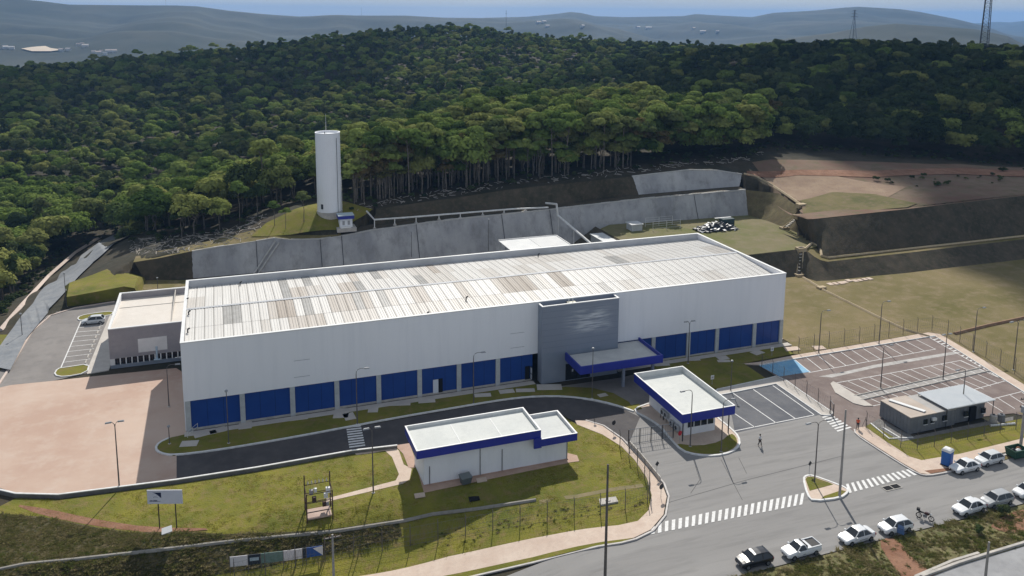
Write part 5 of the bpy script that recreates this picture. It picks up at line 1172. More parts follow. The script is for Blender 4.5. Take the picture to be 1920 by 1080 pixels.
# information boards on the lawn right
for px, py, lb in ((1447,668,'small white notice board on a post on the shaded lawn by the last bay'),(1335,722,'small white notice board on a post behind the gatehouse')):
    b = atg(px,py); t_e = thing('notice_board', lb, 'notice', b); MB().bar((0,0,0),(0,0,1.6),.06).build('post', M_lamp, t_e, world=False); MB().box(-.3,.3,-.05,-.02,1.0,1.7).build('board', M_coping, t_e, world=False)
    MB().box(-.18,.18,-.056,-.051,1.2,1.5).build('print', M_annex, t_e, world=False)

# ================================================================== FENCES, GATE, DRAINS, RUBBLE
M_wire = mat('fence_wire', (.16,.16,.16), .5)
def fence(label, pts, step, h, mt=M_polegrey, onh=None):
    P = [Vector(p) for p in pts]; L_ = [0]
    for a, b in zip(P, P[1:]): L_.append(L_[-1]+(b-a).length)
    n = max(2, int(L_[-1]/step)); Q = []
    for i in range(n+1):
        s_ = L_[-1]*i/n
        for k in range(len(P)-1):
            if s_ <= L_[k+1]+1e-6: Q.append(P[k].lerp(P[k+1], (s_-L_[k])/max(1e-6,L_[k+1]-L_[k]))); break
    t_e = thing('wire_fence', label, 'fence', Q[len(Q)//2], 0, 'wire fences round the site'); h += .35
    pm = None
    for q_ in Q:
        if pm is None: o = MB().tube([(0,0,-.3),(0,0,h)], .05, 6).tube([(0,0,h),(0,.18,h+.3)], .04, 5).build('post', mt, t_e, world=False); pm = o
        else: o = pm.copy(); COL.objects.link(o); o.parent = t_e
        o.location = q_-t_e.location
    for z_ in (.15,.7,1.3,h-.08):
        MB().tube([q_+Vector((0,0,z_)) for q_ in Q], .014, 4).build('wire', M_wire, t_e)
    vw = MB()
    for a, b in zip(Q, Q[1:]):
        k = 7
        for j in range(k):
            p = a.lerp(b, j/k); q_ = a.lerp(b, (j+1)/k); vw.tube([p+Vector((0,0,.15)), q_+Vector((0,0,h-.1))], .007, 3, cap=False); vw.tube([q_+Vector((0,0,.15)), p+Vector((0,0,h-.1))], .007, 3, cap=False)
    vw.build('mesh_wire', M_wire, t_e)
    return t_e
fence('wire fence along the bottom sidewalk below the substation', [atg(*p) for p in ((440,1092),(560,1064),(680,1040),(760,1026),(900,1000),(1010,982),(1110,968),(1180,955),(1214,944))], 3.2, 2.1)
fence('wire fence curving up beside the sidewalk to the gate', [atg(*p) for p in ((1218,940),(1220,925),(1210,900),(1188,868),(1162,842))], 2.4, 2.1)
fence('wire fence between the small bay walk and the parking lot', [atg(*p) for p in ((1428,690),(1470,716),(1510,742),(1556,774))], 2.6, 2.0)
fence('wire fence in front of the grey site cabins', [atg(*p) for p in ((1624,803),(1665,826),(1705,850),(1716,846),(1800,828),(1920,803),(1990,788))], 3.0, 2.0)
fence('wire fence on the grass behind the north row of the parking lot', [atg(*p) for p in ((1497,662),(1560,650),(1640,637),(1742,620),(1765,622),(1830,660),(1920,712),(1990,755))], 3.4, 2.4)
M_black = mat('black_gate', (.02,.02,.022), .5)
def gate(label, a, b, h, n):
    t_e = thing('sliding_gate', label, 'gate', (a+b)/2)
    for i in range(n+1):
        p = a.lerp(b, i/n); MB().bar(p, p+Vector((0,0,h)), .10).build('post', M_black, t_e)
    for z_ in (.15, h*.5, h-.03): MB().bar(a+Vector((0,0,z_)), b+Vector((0,0,z_)), .06).build('rail', M_lamp, t_e)
    for i in range(n*5):
        p = a.lerp(b, (i+.5)/(n*5)); MB().bar(p+Vector((0,0,.16)), p+Vector((0,0,h-.05)), .018).build('bar', M_black, t_e)
    return t_e
gate('black framed sliding gate across the lane beside the gatehouse', atg(1178,835), atg(1262,822), 2.3, 4)
gate('dark gate leaf at the parking lot entrance by the zebra crossing', atg(1556,776), atg(1562,784), 2.2, 1)
# low concrete fence wall beside the sidewalk curve
wl_ = [atg(*p) for p in ((1180,836),(1200,858),(1222,885),(1238,905))]
lw = thing('low_wall', 'low concrete panel wall along the curved sidewalk', 'wall', wl_[1])
for a, b in zip(wl_, wl_[1:]):
    k = 2
    for j in range(k):
        p = a.lerp(b, j/k+.01); q_ = a.lerp(b, (j+1)/k-.01); MB().add([p,q_,q_+Vector((0,0,.7)),p+Vector((0,0,.7)),p+Vector((.15,.1,0)),q_+Vector((.15,.1,0)),q_+Vector((.15,.1,.7)),p+Vector((.15,.1,.7))],[(0,1,2,3),(7,6,5,4),(3,2,6,7),(0,3,7,4),(2,1,5,6)]).build('panel', M_conc, lw)
# stepped storm drains
M_ochre = mat('ochre_concrete', (.42,.33,.21), .85, (.52,.42,.28), .8, (.3,.23,.15), 2., .4)
def chute(label, a, b):
    t_e = thing('drain_chute', label, 'drain', a); d = (b-a); s_ = Vector((d.y,-d.x,0)).normalized()*.55
    for sg_ in (-1,1): MB().tube([a+s_*sg_+Vector((0,0,.25)), b+s_*sg_+Vector((0,0,.25))], .14, 4).build('side_wall', M_ochre, t_e)
    n = max(5, int(d.length/.9))
    for i in range(n):
        p = a+d*(i+.5)/n; MB().box(p.x-.45,p.x+.45,p.y-.35,p.y+.35,p.z-.1,p.z+.12).build('step', M_conc, t_e)
    for p in (a,b): MB().box(p.x-1.1,p.x+1.1,p.y-.8,p.y+.8,p.z-.5,p.z+.45).build('catch_box', M_ochre, t_e); MB().box(p.x-.7,p.x+.7,p.y-.45,p.y+.45,p.z+.452,p.z+.47).build('box_opening', M_hole, t_e)
chute('ochre stepped drain chute down the lower grass bank', Vector((128.5,157.0,4.85)), Vector((124.9,152.6,.1)))
chute('ochre stepped drain chute on the upper bank near the terrace corner', Vector((137.0,169.0,9.3)), Vector((137.6,175.0,4.7)))
bx = atg(1540,541); o = MB().box(bx.x-.9,bx.x+.9,bx.y-.6,bx.y+.6,0,.45).build('catch_basin', M_ochre); tag(o, 'small ochre concrete catch basin beside the earth gutter', 'drain')
bx = onhill(1502,386); o = MB().box(bx.x-1.2,bx.x+1.2,bx.y-.8,bx.y+.8,bx.z-.5,bx.z+.6).build('catch_basin', M_ochre); tag(o, 'ochre concrete catch basin at the top terrace edge', 'drain')
mb = MB(); mb.tube([atg(*p)+Vector((0,0,.08)) for p in ((1506,521),(1545,545),(1600,572),(1650,597),(1700,620),(1742,632))], .3, 5); struct(mb.build('earth_gutter', M_ochre))
mb = MB(); mb.tube([atg(*p)+Vector((0,0,.08)) for p in ((1790,627),(1850,612),(1920,597),(2000,578))], .4, 5); struct(mb.build('earth_gutter', mat('brown_gutter', (.22,.13,.08), .9, (.3,.19,.12), .8)))
mb = MB(); mb.tube([onhill(*p)+Vector((0,0,.15)) for p in ((1395,327),(1420,333),(1450,350),(1480,370),(1500,384))], .4, 5); struct(mb.build('earth_gutter', M_ochre))
mb = MB(); mb.tube([Vector(p) for p in ((130.2,157.2,4.95),(134.5,160.5,4.9),(135,158.0,4.4),(132.2,154.2,3.7),(133,152.8,3.5),(160,152.8,3.5),(262,153.2,3.5))], .3, 5); struct(mb.build('earth_gutter', M_ochre))
sl = thing('slab_pile', 'flat strip of pink broken slabs on the dry grass', 'slabs', atg(1592,528))
for k in range(9):
    x = sl.location.x-6+k*1.4; y = sl.location.y+rnd.uniform(-.4,.4)+.02*k; MB().box(x,x+rnd.uniform(.9,1.3),y-rnd.uniform(.6,.9),y+.6,.03,.1+rnd.uniform(0,.1)).build('slab', M_pave, sl)
for px, py, w1, lb in ((1445,636,2.6,'pale concrete slab at the warehouse east corner'),(1484,655,1.6,'small pale concrete slab beside the notice board'),(1755-220,653,1.2,'small concrete cover on the grass by the lot walk')):
    p = atg(px,py); o = MB().prism([(p.x-w1,p.y-.7),(p.x+w1*.8,p.y-.9),(p.x+w1,p.y+.5),(p.x-w1*.6,p.y+1.0)], .02, .16).build('concrete_slab', M_pave); tag(o, lb, 'slab')
rp = at(1342,430,4.62); rb = thing('scrap_heap', 'heap of black and white sheet scrap at the wall foot', 'scrap', rp)
M_tarp = mat('black_tarp', (.012,.014,.02), .35); gg = random.Random(5)
hp = MB(); n = 18
for i in range(n+1):
    for j in range(7):
        u = i/n*2-1; v = j/6*2-1; hp.v.append((u*5.8, v*2.2, max(0,(1-u*u)*(1-v*v))*1.7+gg.uniform(0,.35)*(1 if 0<j<6 else 0)))
for i in range(n):
    for j in range(6): hp.f.append((i*7+j,(i+1)*7+j,(i+1)*7+j+1,i*7+j+1))
hp.build('tarp', M_tarp, rb, world=False)
for k in range(60):
    x = gg.uniform(-5.4,5.4); y = gg.uniform(-2.3,1.6); z_ = max(.1,(1-(x/5.8)**2)*(1-(y/2.4)**2)*1.7)+gg.uniform(.05,.3); a_ = gg.uniform(0,3.1); l_ = gg.uniform(.35,1.1); w1 = gg.uniform(.15,.4)
    c1, s1 = math.cos(a_), math.sin(a_); tz = gg.uniform(-.25,.25)
    MB().add([(x-c1*l_+s1*w1,y-s1*l_-c1*w1,z_-tz),(x+c1*l_+s1*w1,y+s1*l_-c1*w1,z_+tz),(x+c1*l_-s1*w1,y+s1*l_+c1*w1,z_+tz),(x-c1*l_-s1*w1,y-s1*l_+c1*w1,z_-tz)],[(0,1,2,3)]).build('sheet_scrap', (M_coping,M_coping,M_shot,M_tarp)[k%4], rb, world=False)
q = MB(); q.box(2.4,5.9,.4,2.3,0,2.3); q.build('covered_stack', mat('teal_tarp', (.03,.06,.07), .4), rb, world=False); MB().box(1.0,5.9,1.9,2.4,2.302,2.4).build('sheet_scrap', M_coping, rb, world=False)
# brown crates etc. near cabins
ps = atg(1862,792)
for k, (dx, dy, m_, lb) in enumerate(((0,0,M_conc,'pale grey bulky drum beside the far cabin'),(1.3,-.2,M_cab,'dark grey bulky drum beside the far cabin'))):
    t_e = thing('drum', lb, 'drum', (ps.x+dx,ps.y+dy,0)); MB().lathe([(0,0),(.5,0),(.52,.1),(.5,.5),(.53,.55),(.5,.6),(.5,1.1),(.4,1.2),(0,1.22)], n=14).build('shell', m_, t_e, world=False); MB().lathe([(.2,1.2),(.2,1.3),(0,1.3)], n=10).build('cap', M_dark, t_e, world=False)
o = MB().tube([(ps.x-1.6,ps.y-.9,.2),(ps.x+2.4,ps.y-1.6,.2)], .17, 10).build('pipe_length', M_pipe); tag(o, 'white pipe lying on the ground beside the far cabin', 'pipe')
tp_ = atg(1622,803); t_e = thing('tripod', 'dark tripod frame standing by the person in orange', 'tripod', tp_)
for a_ in (0,2.1,4.2): MB().tube([(.45*math.cos(a_),.45*math.sin(a_),.1),(0,0,1.5)], .025, 5).build('leg', M_dark, t_e, world=False)
MB().tube([(0,0,1.45),(0,0,1.75)], .04, 6).build('head', M_dark, t_e, world=False)
# storm drain inlet on the street
o = atg(1672,914); t_e = thing('drain_inlet', 'rectangular concrete framed storm drain inlet in the street', 'drain', o)
MB().box(-1.2,1.2,-.42,.42,.005,.014).build('opening', M_hole, t_e, world=False)
for b in ((-1.3,1.3,-.52,-.42,.006,.05),(-1.3,1.3,.42,.52,.006,.05),(-1.3,-1.2,-.418,.418,.006,.05),(1.2,1.3,-.418,.418,.006,.05),(-.05,.05,-.418,.418,.006,.05)): MB().box(*b).build('frame', M_conc, t_e, world=False)
o = atg(1140,942); t_e = thing('manhole_cover', 'pale concrete inspection cover on the lower lawn near the tall pole', 'cover', o); MB().prism([(-1.3,-.5),(1.1,-.6),(1.3,.5),(-.9,.7)], 0, .25).build('slab', M_conc, t_e, world=False); MB().box(-.3,.3,-.2,.2,.252,.32).build('lid', M_walk, t_e, world=False)
for px, py, lb in ((903,901,'square concrete cover on the shaded lawn by the substation'),(889,936,'dark iron drain grate on the shaded lawn below the substation'),(787,930,'pinkish concrete cover at the substation corner')):
    o = atg(px,py); q = MB().prism([(o.x-.7,o.y-.45),(o.x+.6,o.y-.5),(o.x+.7,o.y+.4),(o.x-.6,o.y+.5)], .05+o.z, .15+o.z).build('ground_cover', M_hole if 'iron' in lb else M_pave); tag(q, lb, 'cover')
# railing and ramp at the west corner of the warehouse
rl = thing('stair_railing', 'pale steel stair railing at the warehouse west corner', 'railing', atg(365,805))
a, b = atg(352,822), atg(371,806)
for p in (a, a.lerp(b,.5), b): MB().tube([p, p+Vector((0,0,1.0))], .035, 6).build('post', M_pipe, rl)
for z_ in (.5,1.0): MB().tube([a+Vector((0,0,z_)), b+Vector((0,0,z_))], .03, 6).build('rail', M_pipe, rl)

# ================================================================== PEOPLE (one skinned body each)
def person(label, loc, rz, shirt, pants, stride=.25):
    t_e = thing('person', label, 'person', loc, rz)
    J = {'pel':(0,0,.95),'waist':(0,0,1.08),'chest':(0,.01,1.32),'neck':(0,0,1.48),'head':(0,-.02,1.60),'crown':(0,-.01,1.72),
         'hipL':(.10,0,.90),'kneeL':(.11,-stride*.55,.50),'ankL':(.11,-stride*.75,.09),'toeL':(.11,-stride*.75-.19,.04),
         'hipR':(-.10,0,.90),'kneeR':(-.11,stride*.15,.49),'ankR':(-.11,stride*.8,.12),'toeR':(-.11,stride*.8-.18,.04),
         'shL':(.19,0,1.42),'elL':(.25,stride*.35,1.15),'wrL':(.25,stride*.25,.90),'haL':(.25,stride*.18,.80),
         'shR':(-.19,0,1.42),'elR':(-.25,-stride*.2,1.15),'wrR':(-.24,-stride*.6,.93),'haR':(-.24,-stride*.75,.84)}
    E_ = [('pel','waist'),('waist','chest'),('chest','neck'),('neck','head'),('head','crown'),('pel','hipL'),('hipL','kneeL'),('kneeL','ankL'),('ankL','toeL'),('pel','hipR'),('hipR','kneeR'),('kneeR','ankR'),('ankR','toeR'),('chest','shL'),('shL','elL'),('elL','wrL'),('wrL','haL'),('chest','shR'),('shR','elR'),('elR','wrR'),('wrR','haR')]
    RD = {'pel':.135,'waist':.125,'chest':.15,'neck':.06,'head':.095,'crown':.075,'hip':.095,'knee':.06,'ank':.045,'toe':.04,'sh':.065,'el':.042,'wr':.032,'ha':.035}
    def rad(k): return RD.get(k, RD.get(k[:-1]))
    def skin(name, keys, mt, grow):
        ks = [k for k in J if k in keys]; ix = {k:i for i,k in enumerate(ks)}
        me = bpy.data.meshes.new(name); me.from_pydata([J[k] for k in ks], [(ix[a],ix[b]) for a,b in E_ if a in ix and b in ix], [])
        o = mesh_obj(name, me, mt, t_e); md = o.modifiers.new('skin','SKIN'); md.use_smooth_shade = True
        root = 'pel' if 'pel' in ix else ks[0]
        for k,i in ix.items():
            r_ = rad(k)+grow; me.skin_vertices[0].data[i].radius = (r_, r_*.85); me.skin_vertices[0].data[i].use_root = (k == root)
        o.modifiers.new('sub','SUBSURF').levels = 1; o.modifiers['sub'].render_levels = 2
        return o
    skin('body', set(J), mat('skin', (.30,.17,.11), .6), 0)
    skin('shirt', {'waist','chest','shL','shR','elL','elR','pel'}, shirt, .022)
    skin('trousers', {'pel','hipL','kneeL','ankL','hipR','kneeR','ankR'}, pants, .02)
    MB().lathe([(.0,.17),(.06,.16),(.105,.09),(.11,.02),(.095,-.03)], (0,.0,1.62), 12).build('hair', M_trim, t_e, world=False)
    for s_ in (-1,1):
        for k in range(4): MB().tube([(s_*.245,-.03*k+.03+(-.19 if s_<0 else .05),.84),(s_*.245,-.03*k+.03+(-.20 if s_<0 else .04),.74-.01*(k==1))], .009, 5).build('finger', mat('skin', (.3,.17,.11)), t_e, world=False)
    return t_e
person('person in a white top and dark trousers walking across the forecourt', (69.0,90.3,.02), R(20), mat('shirt_white', (.62,.62,.62), .8), mat('trousers_black', (.015,.016,.02), .8))
person('person in an orange vest standing by the sidewalk near the cabins', (85.4,89.7,.02), R(-40), mat('shirt_orange', (.62,.09,.03), .8), mat('trousers_black', (.015,.016,.02)), .08)

# ================================================================== MASTS, PYLON, FAR HOUSES
ct = onhill(1846,96); d_ = ray(1846,96); k_ = 640/math.hypot(d_.x,d_.y); cb = Vector((d_.x*k_, d_.y*k_, 0)); cb.z = float(zhill(cb.x,cb.y)[0])
cm = thing('cell_tower', 'lattice radio mast rising above the dark wood at the right', 'mast', cb)
M_latt = mat('lattice_steel', (.10,.11,.125), .5); TH_ = 76.0
legs = [(math.cos(a), math.sin(a)) for a in (.4,2.5,4.6)]
def lp(k, z): 
    w1 = 3.4-(z/TH_)*2.0; return Vector((legs[k][0]*w1, legs[k][1]*w1, z))
for k in range(3): MB().tube([lp(k,0), lp(k,TH_)], (.5 if k == 1 else .24), 6).build('leg', M_latt, cm, world=False)
z_ = 0; i = 0
while z_ < TH_-2.5:
    for k in range(3):
        MB().tube([lp(k,z_), lp((k+1)%3,z_+2.5)], .10, 4).build('brace', M_latt, cm, world=False); MB().tube([lp(k,z_+2.5), lp((k+1)%3,z_+2.5)], .09, 4).build('brace', M_latt, cm, world=False)
    z_ += 2.5
for k in range(3):
    p = lp(k,TH_-14); MB().box(p.x*1.5-.25,p.x*1.5+.25,p.y*1.5-.15,p.y*1.5+.15,p.z,p.z+2.4).build('antenna', M_pipe, cm, world=False)
def farpt(px, py, r_):
    d = ray(px,py); k = r_/math.hypot(d.x,d.y); return Vector((d.x*k, d.y*k, CAM_H+d.z*k))
pb_ = farpt(1600,60,1500); pt_ = farpt(1603,19,1500)
py_ = thing('power_pylon', 'hazy lattice power pylon on the ridge beyond the wood', 'pylon', (pb_.x,pb_.y,pb_.z-14))
hh = pt_.z-pb_.z+14
for sx_ in (-1,1):
    for sy_ in (-1,1): MB().tube([(sx_*4.2,sy_*4.2,0),(sx_*.8,sy_*.8,hh*.75),(sx_*.5,sy_*.5,hh)], .3, 4).build('leg', M_latt, py_, world=False)
for k in range(7):
    z0_ = hh*k/8; z1_ = hh*(k+1)/8; w0_ = max(.6,4.2-3.4*min(1,k/6)); w1_ = max(.6,4.2-3.4*min(1,(k+1)/6))
    for s_ in (-1,1): MB().tube([(-w0_*s_,-w0_,z0_),(w1_*s_,-w1_,z1_)], .18, 4).build('brace', M_latt, py_, world=False)
for z2_, w2_ in ((.78,7),(.88,6),(.97,5)): MB().tube([(-w2_,0,hh*z2_),(0,0,hh*z2_+1.2),(w2_,0,hh*z2_)], .3, 4).build('crossarm', M_latt, py_, world=False)
for px, py, r_, h_, lb in ((949,46,1300,26,'thin dark mast on the valley side beyond the middle hill'),(311,10,3850,60,'thin mast on the skyline of the left mountain'),(678,29,3850,40,'thin mast on the skyline beyond the forest ridge')):
    p = farpt(px,py,r_); o = thing('radio_mast', lb, 'mast', (p.x,p.y,p.z-4)); MB().tube([(0,0,0),(0,0,h_)], .5 if r_>2000 else .25, 4, .2).build('pole', M_latt, o, world=False); MB().tube([(-1.5,0,h_*.8),(1.5,0,h_*.8)], .2, 4).build('crossarm', M_latt, o, world=False)

bpy.context.view_layer.update(); DG = bpy.context.evaluated_depsgraph_get()
def cast(px, py, r0=1200):
    d = ray(px,py).normalized(); ok, loc, nrm, idx, ob, mw = scene.ray_cast(DG, Vector((0,0,CAM_H))+d*r0, d)
    return loc if ok else None
M_fh = mat('far_house_wall', (.62,.61,.58), .8); M_fr = mat('far_house_roof', (.50,.40,.34), .8, (.6,.58,.55), .02)
fhl = ['in the far valley left of the pale quarry','beside the pale quarry','in the valley under the left mountain','in the far settlement near the forest ridge','on the far slope under the round summit','on the far slope right of the round summit','in the hazy valley beyond the right wood']
hs = [(10,91,0),(22,92,0),(115,96,1),(128,95,1),(146,86,2),(154,85,2),(160,88,2),(176,100,3),(184,101,3),(190,99,3),(197,103,3),(204,98,3),(214,98,3),(82,126,3),(1010,43,4),(1020,42,4),(1026,50,4),(1092,50,5),(1196,52,5),(1216,53,5),(1300,54,6),(1318,60,6),(1345,60,6)]
for k, (px,py,g_) in enumerate(hs):
    p = cast(px,py)
    if p is None: continue
    sx_ = rnd.uniform(4,9)*(p.length/2600); o = thing('far_house', 'tiny white house '+fhl[g_], 'house', p, rnd.uniform(-.6,.6), 'white houses far off in the valley')
    MB().box(-sx_,sx_,-sx_*.6,sx_*.6,-5,5).build('wall', M_fh, o, world=False)
    MB().add([(-sx_*1.1,-sx_*.7,5),(sx_*1.1,-sx_*.7,5),(sx_*1.1,sx_*.7,5),(-sx_*1.1,sx_*.7,5),(-sx_*1.1,0,8),(sx_*1.1,0,8)],[(0,1,5,4),(2,3,4,5),(1,2,5),(3,0,4)]).build('roof', M_fr, o, world=False)
qv = []
for px,py in ((40,93),(60,90),(85,88),(95,92),(118,95),(95,98),(60,98)):
    p = cast(px,py); qv.append(p+Vector((0,0,3)) if p else None)
if all(q_ is not None for q_ in qv): o = MB().add(qv,[tuple(range(len(qv)))]).build('quarry', mat('quarry_soil', (.62,.52,.40), .9)); struct(o)

# ================================================================== WOODS
LEAF_G = leafmat('leaf_green', [(.055,.095,.026),(.145,.210,.046),(.225,.285,.075),(.260,.270,.085),(.075,.115,.038)], .28)
LEAF_E = leafmat('leaf_eucalypt', [(.075,.120,.036),(.150,.215,.055),(.230,.285,.080),(.255,.270,.088),(.115,.145,.056)], .28)
LEAF_F = leafmat('leaf_grey_green', [(.040,.060,.024),(.070,.098,.036),(.115,.145,.056),(.140,.155,.065),(.055,.075,.032)], .25)
LEAF_D = leafmat('leaf_dark', [(.026,.042,.020),(.045,.068,.028),(.070,.098,.036),(.055,.070,.034)], .22)  # greens darkened to deepen the cloud shade on the right wood; bushes share them
LEAF_B = leafmat('leaf_brown', [(.13,.10,.045),(.16,.125,.055),(.11,.11,.04)], .3)
M_bark = mat('bark', (.10,.085,.07), .9, (.22,.195,.165), 1.5, (.06,.05,.04), 4., .5, bump=.6, bscale=10, world=False)
def crown_mesh(seed, R_, Hc, z0, blobs, leaves, ls, flat=1.0, mt=LEAF_G, name='crown'):
    g = np.random.RandomState(seed); C_ = []; rad = []
    for b in range(blobs):
        th = g.rand()*6.283; rr_ = (g.rand()**.55)*R_*.68; zz = (1-(rr_/R_)**2)*Hc*g.uniform(.45,.95) if b else Hc*.8
        C_.append((rr_*math.cos(th), rr_*math.sin(th), zz)); rad.append(R_*g.uniform(.30,.50))
    C_ = np.array(C_); rad = np.array(rad)
    bi = g.choice(blobs, leaves, p=rad**2/(rad**2).sum())
    d = g.normal(size=(leaves,3)); d /= np.linalg.norm(d, axis=1)[:,None]; d[:,2] = np.where(d[:,2] < -.35, -d[:,2], d[:,2])
    p = C_[bi]+d*rad[bi][:,None]*g.uniform(.72,1.05,leaves)[:,None]*np.array([1,1,.72*flat]); p[:,2] += z0
    nrm = d*1.0+g.normal(size=(leaves,3))*.22; nrm[:,2] += .30; nrm /= np.linalg.norm(nrm, axis=1)[:,None]
    t = np.cross(nrm, g.normal(size=(leaves,3))); t /= np.linalg.norm(t, axis=1)[:,None]; b2 = np.cross(nrm, t)
    s = (ls*g.uniform(.6,1.35,leaves))[:,None]
    v = np.stack([p-t*s-b2*s*.55, p+t*s*.9-b2*s*.7, p+t*s+b2*s*.6, p-t*s*.8+b2*s*.75], 1).reshape(-1,3)
    f = np.arange(leaves*4).reshape(-1,4)
    me = bpy.data.meshes.new(name); me.from_pydata(v.tolist(), [], f.tolist()); me.update(); me.materials.append(mt); return me
def trunk_mesh(seed, h, r, limbs, spread):
    g = random.Random(seed); mb = MB(); bend = [(0,0,-.6)]
    for k in range(1,5): bend.append((g.uniform(-.15,.15)*k, g.uniform(-.15,.15)*k, h*k/4))
    mb.tube(bend, r, 7, r*.45)
    for i in range(limbs):
        z_ = h*g.uniform(.55,.95); a_ = g.uniform(0,6.28); s_ = spread*g.uniform(.5,.9)
        mb.tube([(bend[3][0]*.8,bend[3][1]*.8,z_),(math.cos(a_)*s_*.5,math.sin(a_)*s_*.5,z_+s_*.4),(math.cos(a_)*s_,math.sin(a_)*s_,z_+s_*.9)], r*.42, 5, r*.15)
    me = bpy.data.meshes.new('trunk'); me.from_pydata(mb.v, [], mb.f); me.update(); me.materials.append(M_bark); return me
KIND = []                                              # (trunk, crown) pairs: 0-3 broadleaf, 4-6 tall slender, 7 brownish
for k in range(4): KIND.append((trunk_mesh(k, 5.2, .22, 4, 2.6), crown_mesh(30+k, 4.3+.35*k, 4.8, 4.2, 12+k*3, 2300, .27, 1.0, LEAF_G)))
for k in range(3): KIND.append((trunk_mesh(10+k, 10.5, .17, 5, 2.0), crown_mesh(50+k, 3.3+.35*k, 3.6, 8.6, 10+k, 1700, .25, .8, LEAF_E)))
KIND.append((trunk_mesh(20, 8.5, .18, 7, 2.2), crown_mesh(70, 2.8, 6.0, 4.5, 14, 900, .22, 1.0, LEAF_B)))
for k in range(3): KIND.append((trunk_mesh(40+k, 7.0, .16, 4, 1.6), crown_mesh(90+k, 2.7+.3*k, 3.6+k, 4.6, 8+2*k, 1100, .24, 1.0, LEAF_F)))     # 8-10 small crowned
KIND.append((trunk_mesh(44, 9.0, .17, 6, 1.6), crown_mesh(95, 2.1, 7.0, 4.5, 13, 1300, .22, 1.3, LEAF_F)))                                  # 11 tall narrow
for k in range(3): KIND.append((trunk_mesh(46+k, 6.5, .2, 4, 2.2), crown_mesh(100+k, 3.4+.5*k, 4.4, 4.4, 11+2*k, 1700, .25, 1.0, LEAF_D)))    # 12-14 dark, cloud shade put into the leaf colour
edge_px = [(-120,652),(0,602),(50,550),(100,502),(150,462),(185,444),(215,440),(250,452),(330,450),(400,440),(455,428),(480,410),(530,390),(585,374),(640,378),(660,390),(700,384),(800,366),(900,350),(1000,338),(1100,328),(1200,314),(1300,304),(1400,296),(1432,282),(1500,280),(1600,290),(1700,296),(1800,302),(2000,306)]
ep = [onhill(*p) for p in edge_px]; eaz = np.array([math.atan2(p.x,p.y) for p in ep]); er = np.array([math.hypot(p.x,p.y) for p in ep]); od = np.argsort(eaz); eaz, er = eaz[od], er[od]
g = np.random.RandomState(4); pts = []
for r0_, r1_, s_ in ((150,340,5.0),(340,620,5.6),(620,1120,6.6)):
    gx, gy = np.meshgrid(np.arange(-700, 1100, s_), np.arange(100, 1120, s_)); x = gx.ravel()+g.uniform(-.45,.45,gx.size)*s_; y = gy.ravel()+g.uniform(-.45,.45,gx.size)*s_
    r_ = np.hypot(x,y); a_ = np.arctan2(x,y); ok = (r_ >= r0_)&(r_ < r1_)&(a_ > math.radians(-17))&(a_ < math.radians(56))&(r_ > np.interp(a_, eaz, er)+.5+g.uniform(0,2.5,r_.size))
    pts.append(np.stack([x[ok],y[ok],r_[ok],a_[ok]],1))
# closely planted slender stems along the edge above the wall
x = g.uniform(20,190,5200); y = g.uniform(196,262,5200); r_ = np.hypot(x,y); a_ = np.arctan2(x,y); e_ = np.interp(a_, eaz, er); uu = np.tan(a_-YAW)*FPX*math.cos(PITCH)+960
ok = (r_ > e_+1)&(r_ < e_+26)&(uu > 655)&(uu < 1425); pts.append(np.stack([x[ok],y[ok],r_[ok],a_[ok]],1)[:520])
pts = np.concatenate(pts); keep = g.rand(len(pts)) > .07; pts = pts[keep]
zz = zhill(pts[:,0], pts[:,1])
# clearings: bare patches where the photo shows soil between the trees
rel = pts[:,2]-np.interp(pts[:,3], eaz, er)
pxy = np.stack([pts[:,0],pts[:,1],zz-CAM_H],1); dep = pxy@np.array(_fwd); ux = pxy@np.array(_rt)/dep*FPX+960; uy = CY-pxy@np.array(_up)/dep*FPX
inv = (ux > -40)&(ux < 1960)
knd = np.where((ux > 640)&(ux < 1440)&(rel < 45), g.choice([4,5,6,4,5,6,0,2,7], len(pts)), g.choice([0,1,2,3,0,1,2,3,4,6], len(pts)))
knd = np.where((ux > 640)&(ux < 780)&(rel < 14), g.choice([7,7,4,5], len(pts)), knd)
knd = np.where((pts[:,2] > 340)&(ux < 1150), g.choice([8,9,10,8,9,11,0,5], len(pts)), knd)
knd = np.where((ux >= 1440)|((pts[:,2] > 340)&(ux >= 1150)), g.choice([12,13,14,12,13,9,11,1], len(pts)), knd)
knd = np.where((ux < 590)&(rel < 60)&(g.rand(len(pts)) < .3), g.choice([8,9,10,11,12,13,14], len(pts)), knd)
scl = np.clip(np.exp(g.normal(0,.2,len(pts))),.55,1.45)*np.where(pts[:,2] > 620, 1.05, 1.0)*np.where(ux > 1430, 1.1, 1.0)
order = np.argsort(np.where(inv, pts[:,2], 1e6)); near = order[:300]; isn = np.zeros(len(pts), bool); isn[near] = True
def region_label(u, re):
    if u < 215: return 'leafy tree in the wood left of the gravel access road', 'trees of the wood left of the access road'
    if u < 590: return 'leafy tree of the wood edge left of the water tower', 'trees left of the water tower'
    if u < 1440: return 'slender tree of the wood edge above the retaining wall', 'trees above the retaining wall'
    return 'dark leafy tree of the wood above the right terraces', 'trees above the right terraces'
for i in near:
    lb, gr_ = region_label(ux[i], rel[i]); t_e = thing('tree', lb, 'tree', (pts[i,0],pts[i,1],zz[i]), g.rand()*6.28, gr_)
    s_ = scl[i]; t_e.scale = (s_*g.uniform(.9,1.1), s_*g.uniform(.9,1.1), s_*g.uniform(.9,1.15))
    for nm, me in (('trunk',KIND[knd[i]][0]),('crown',KIND[knd[i]][1])):
        o = bpy.data.objects.new(nm, me); COL.objects.link(o); o.parent = t_e
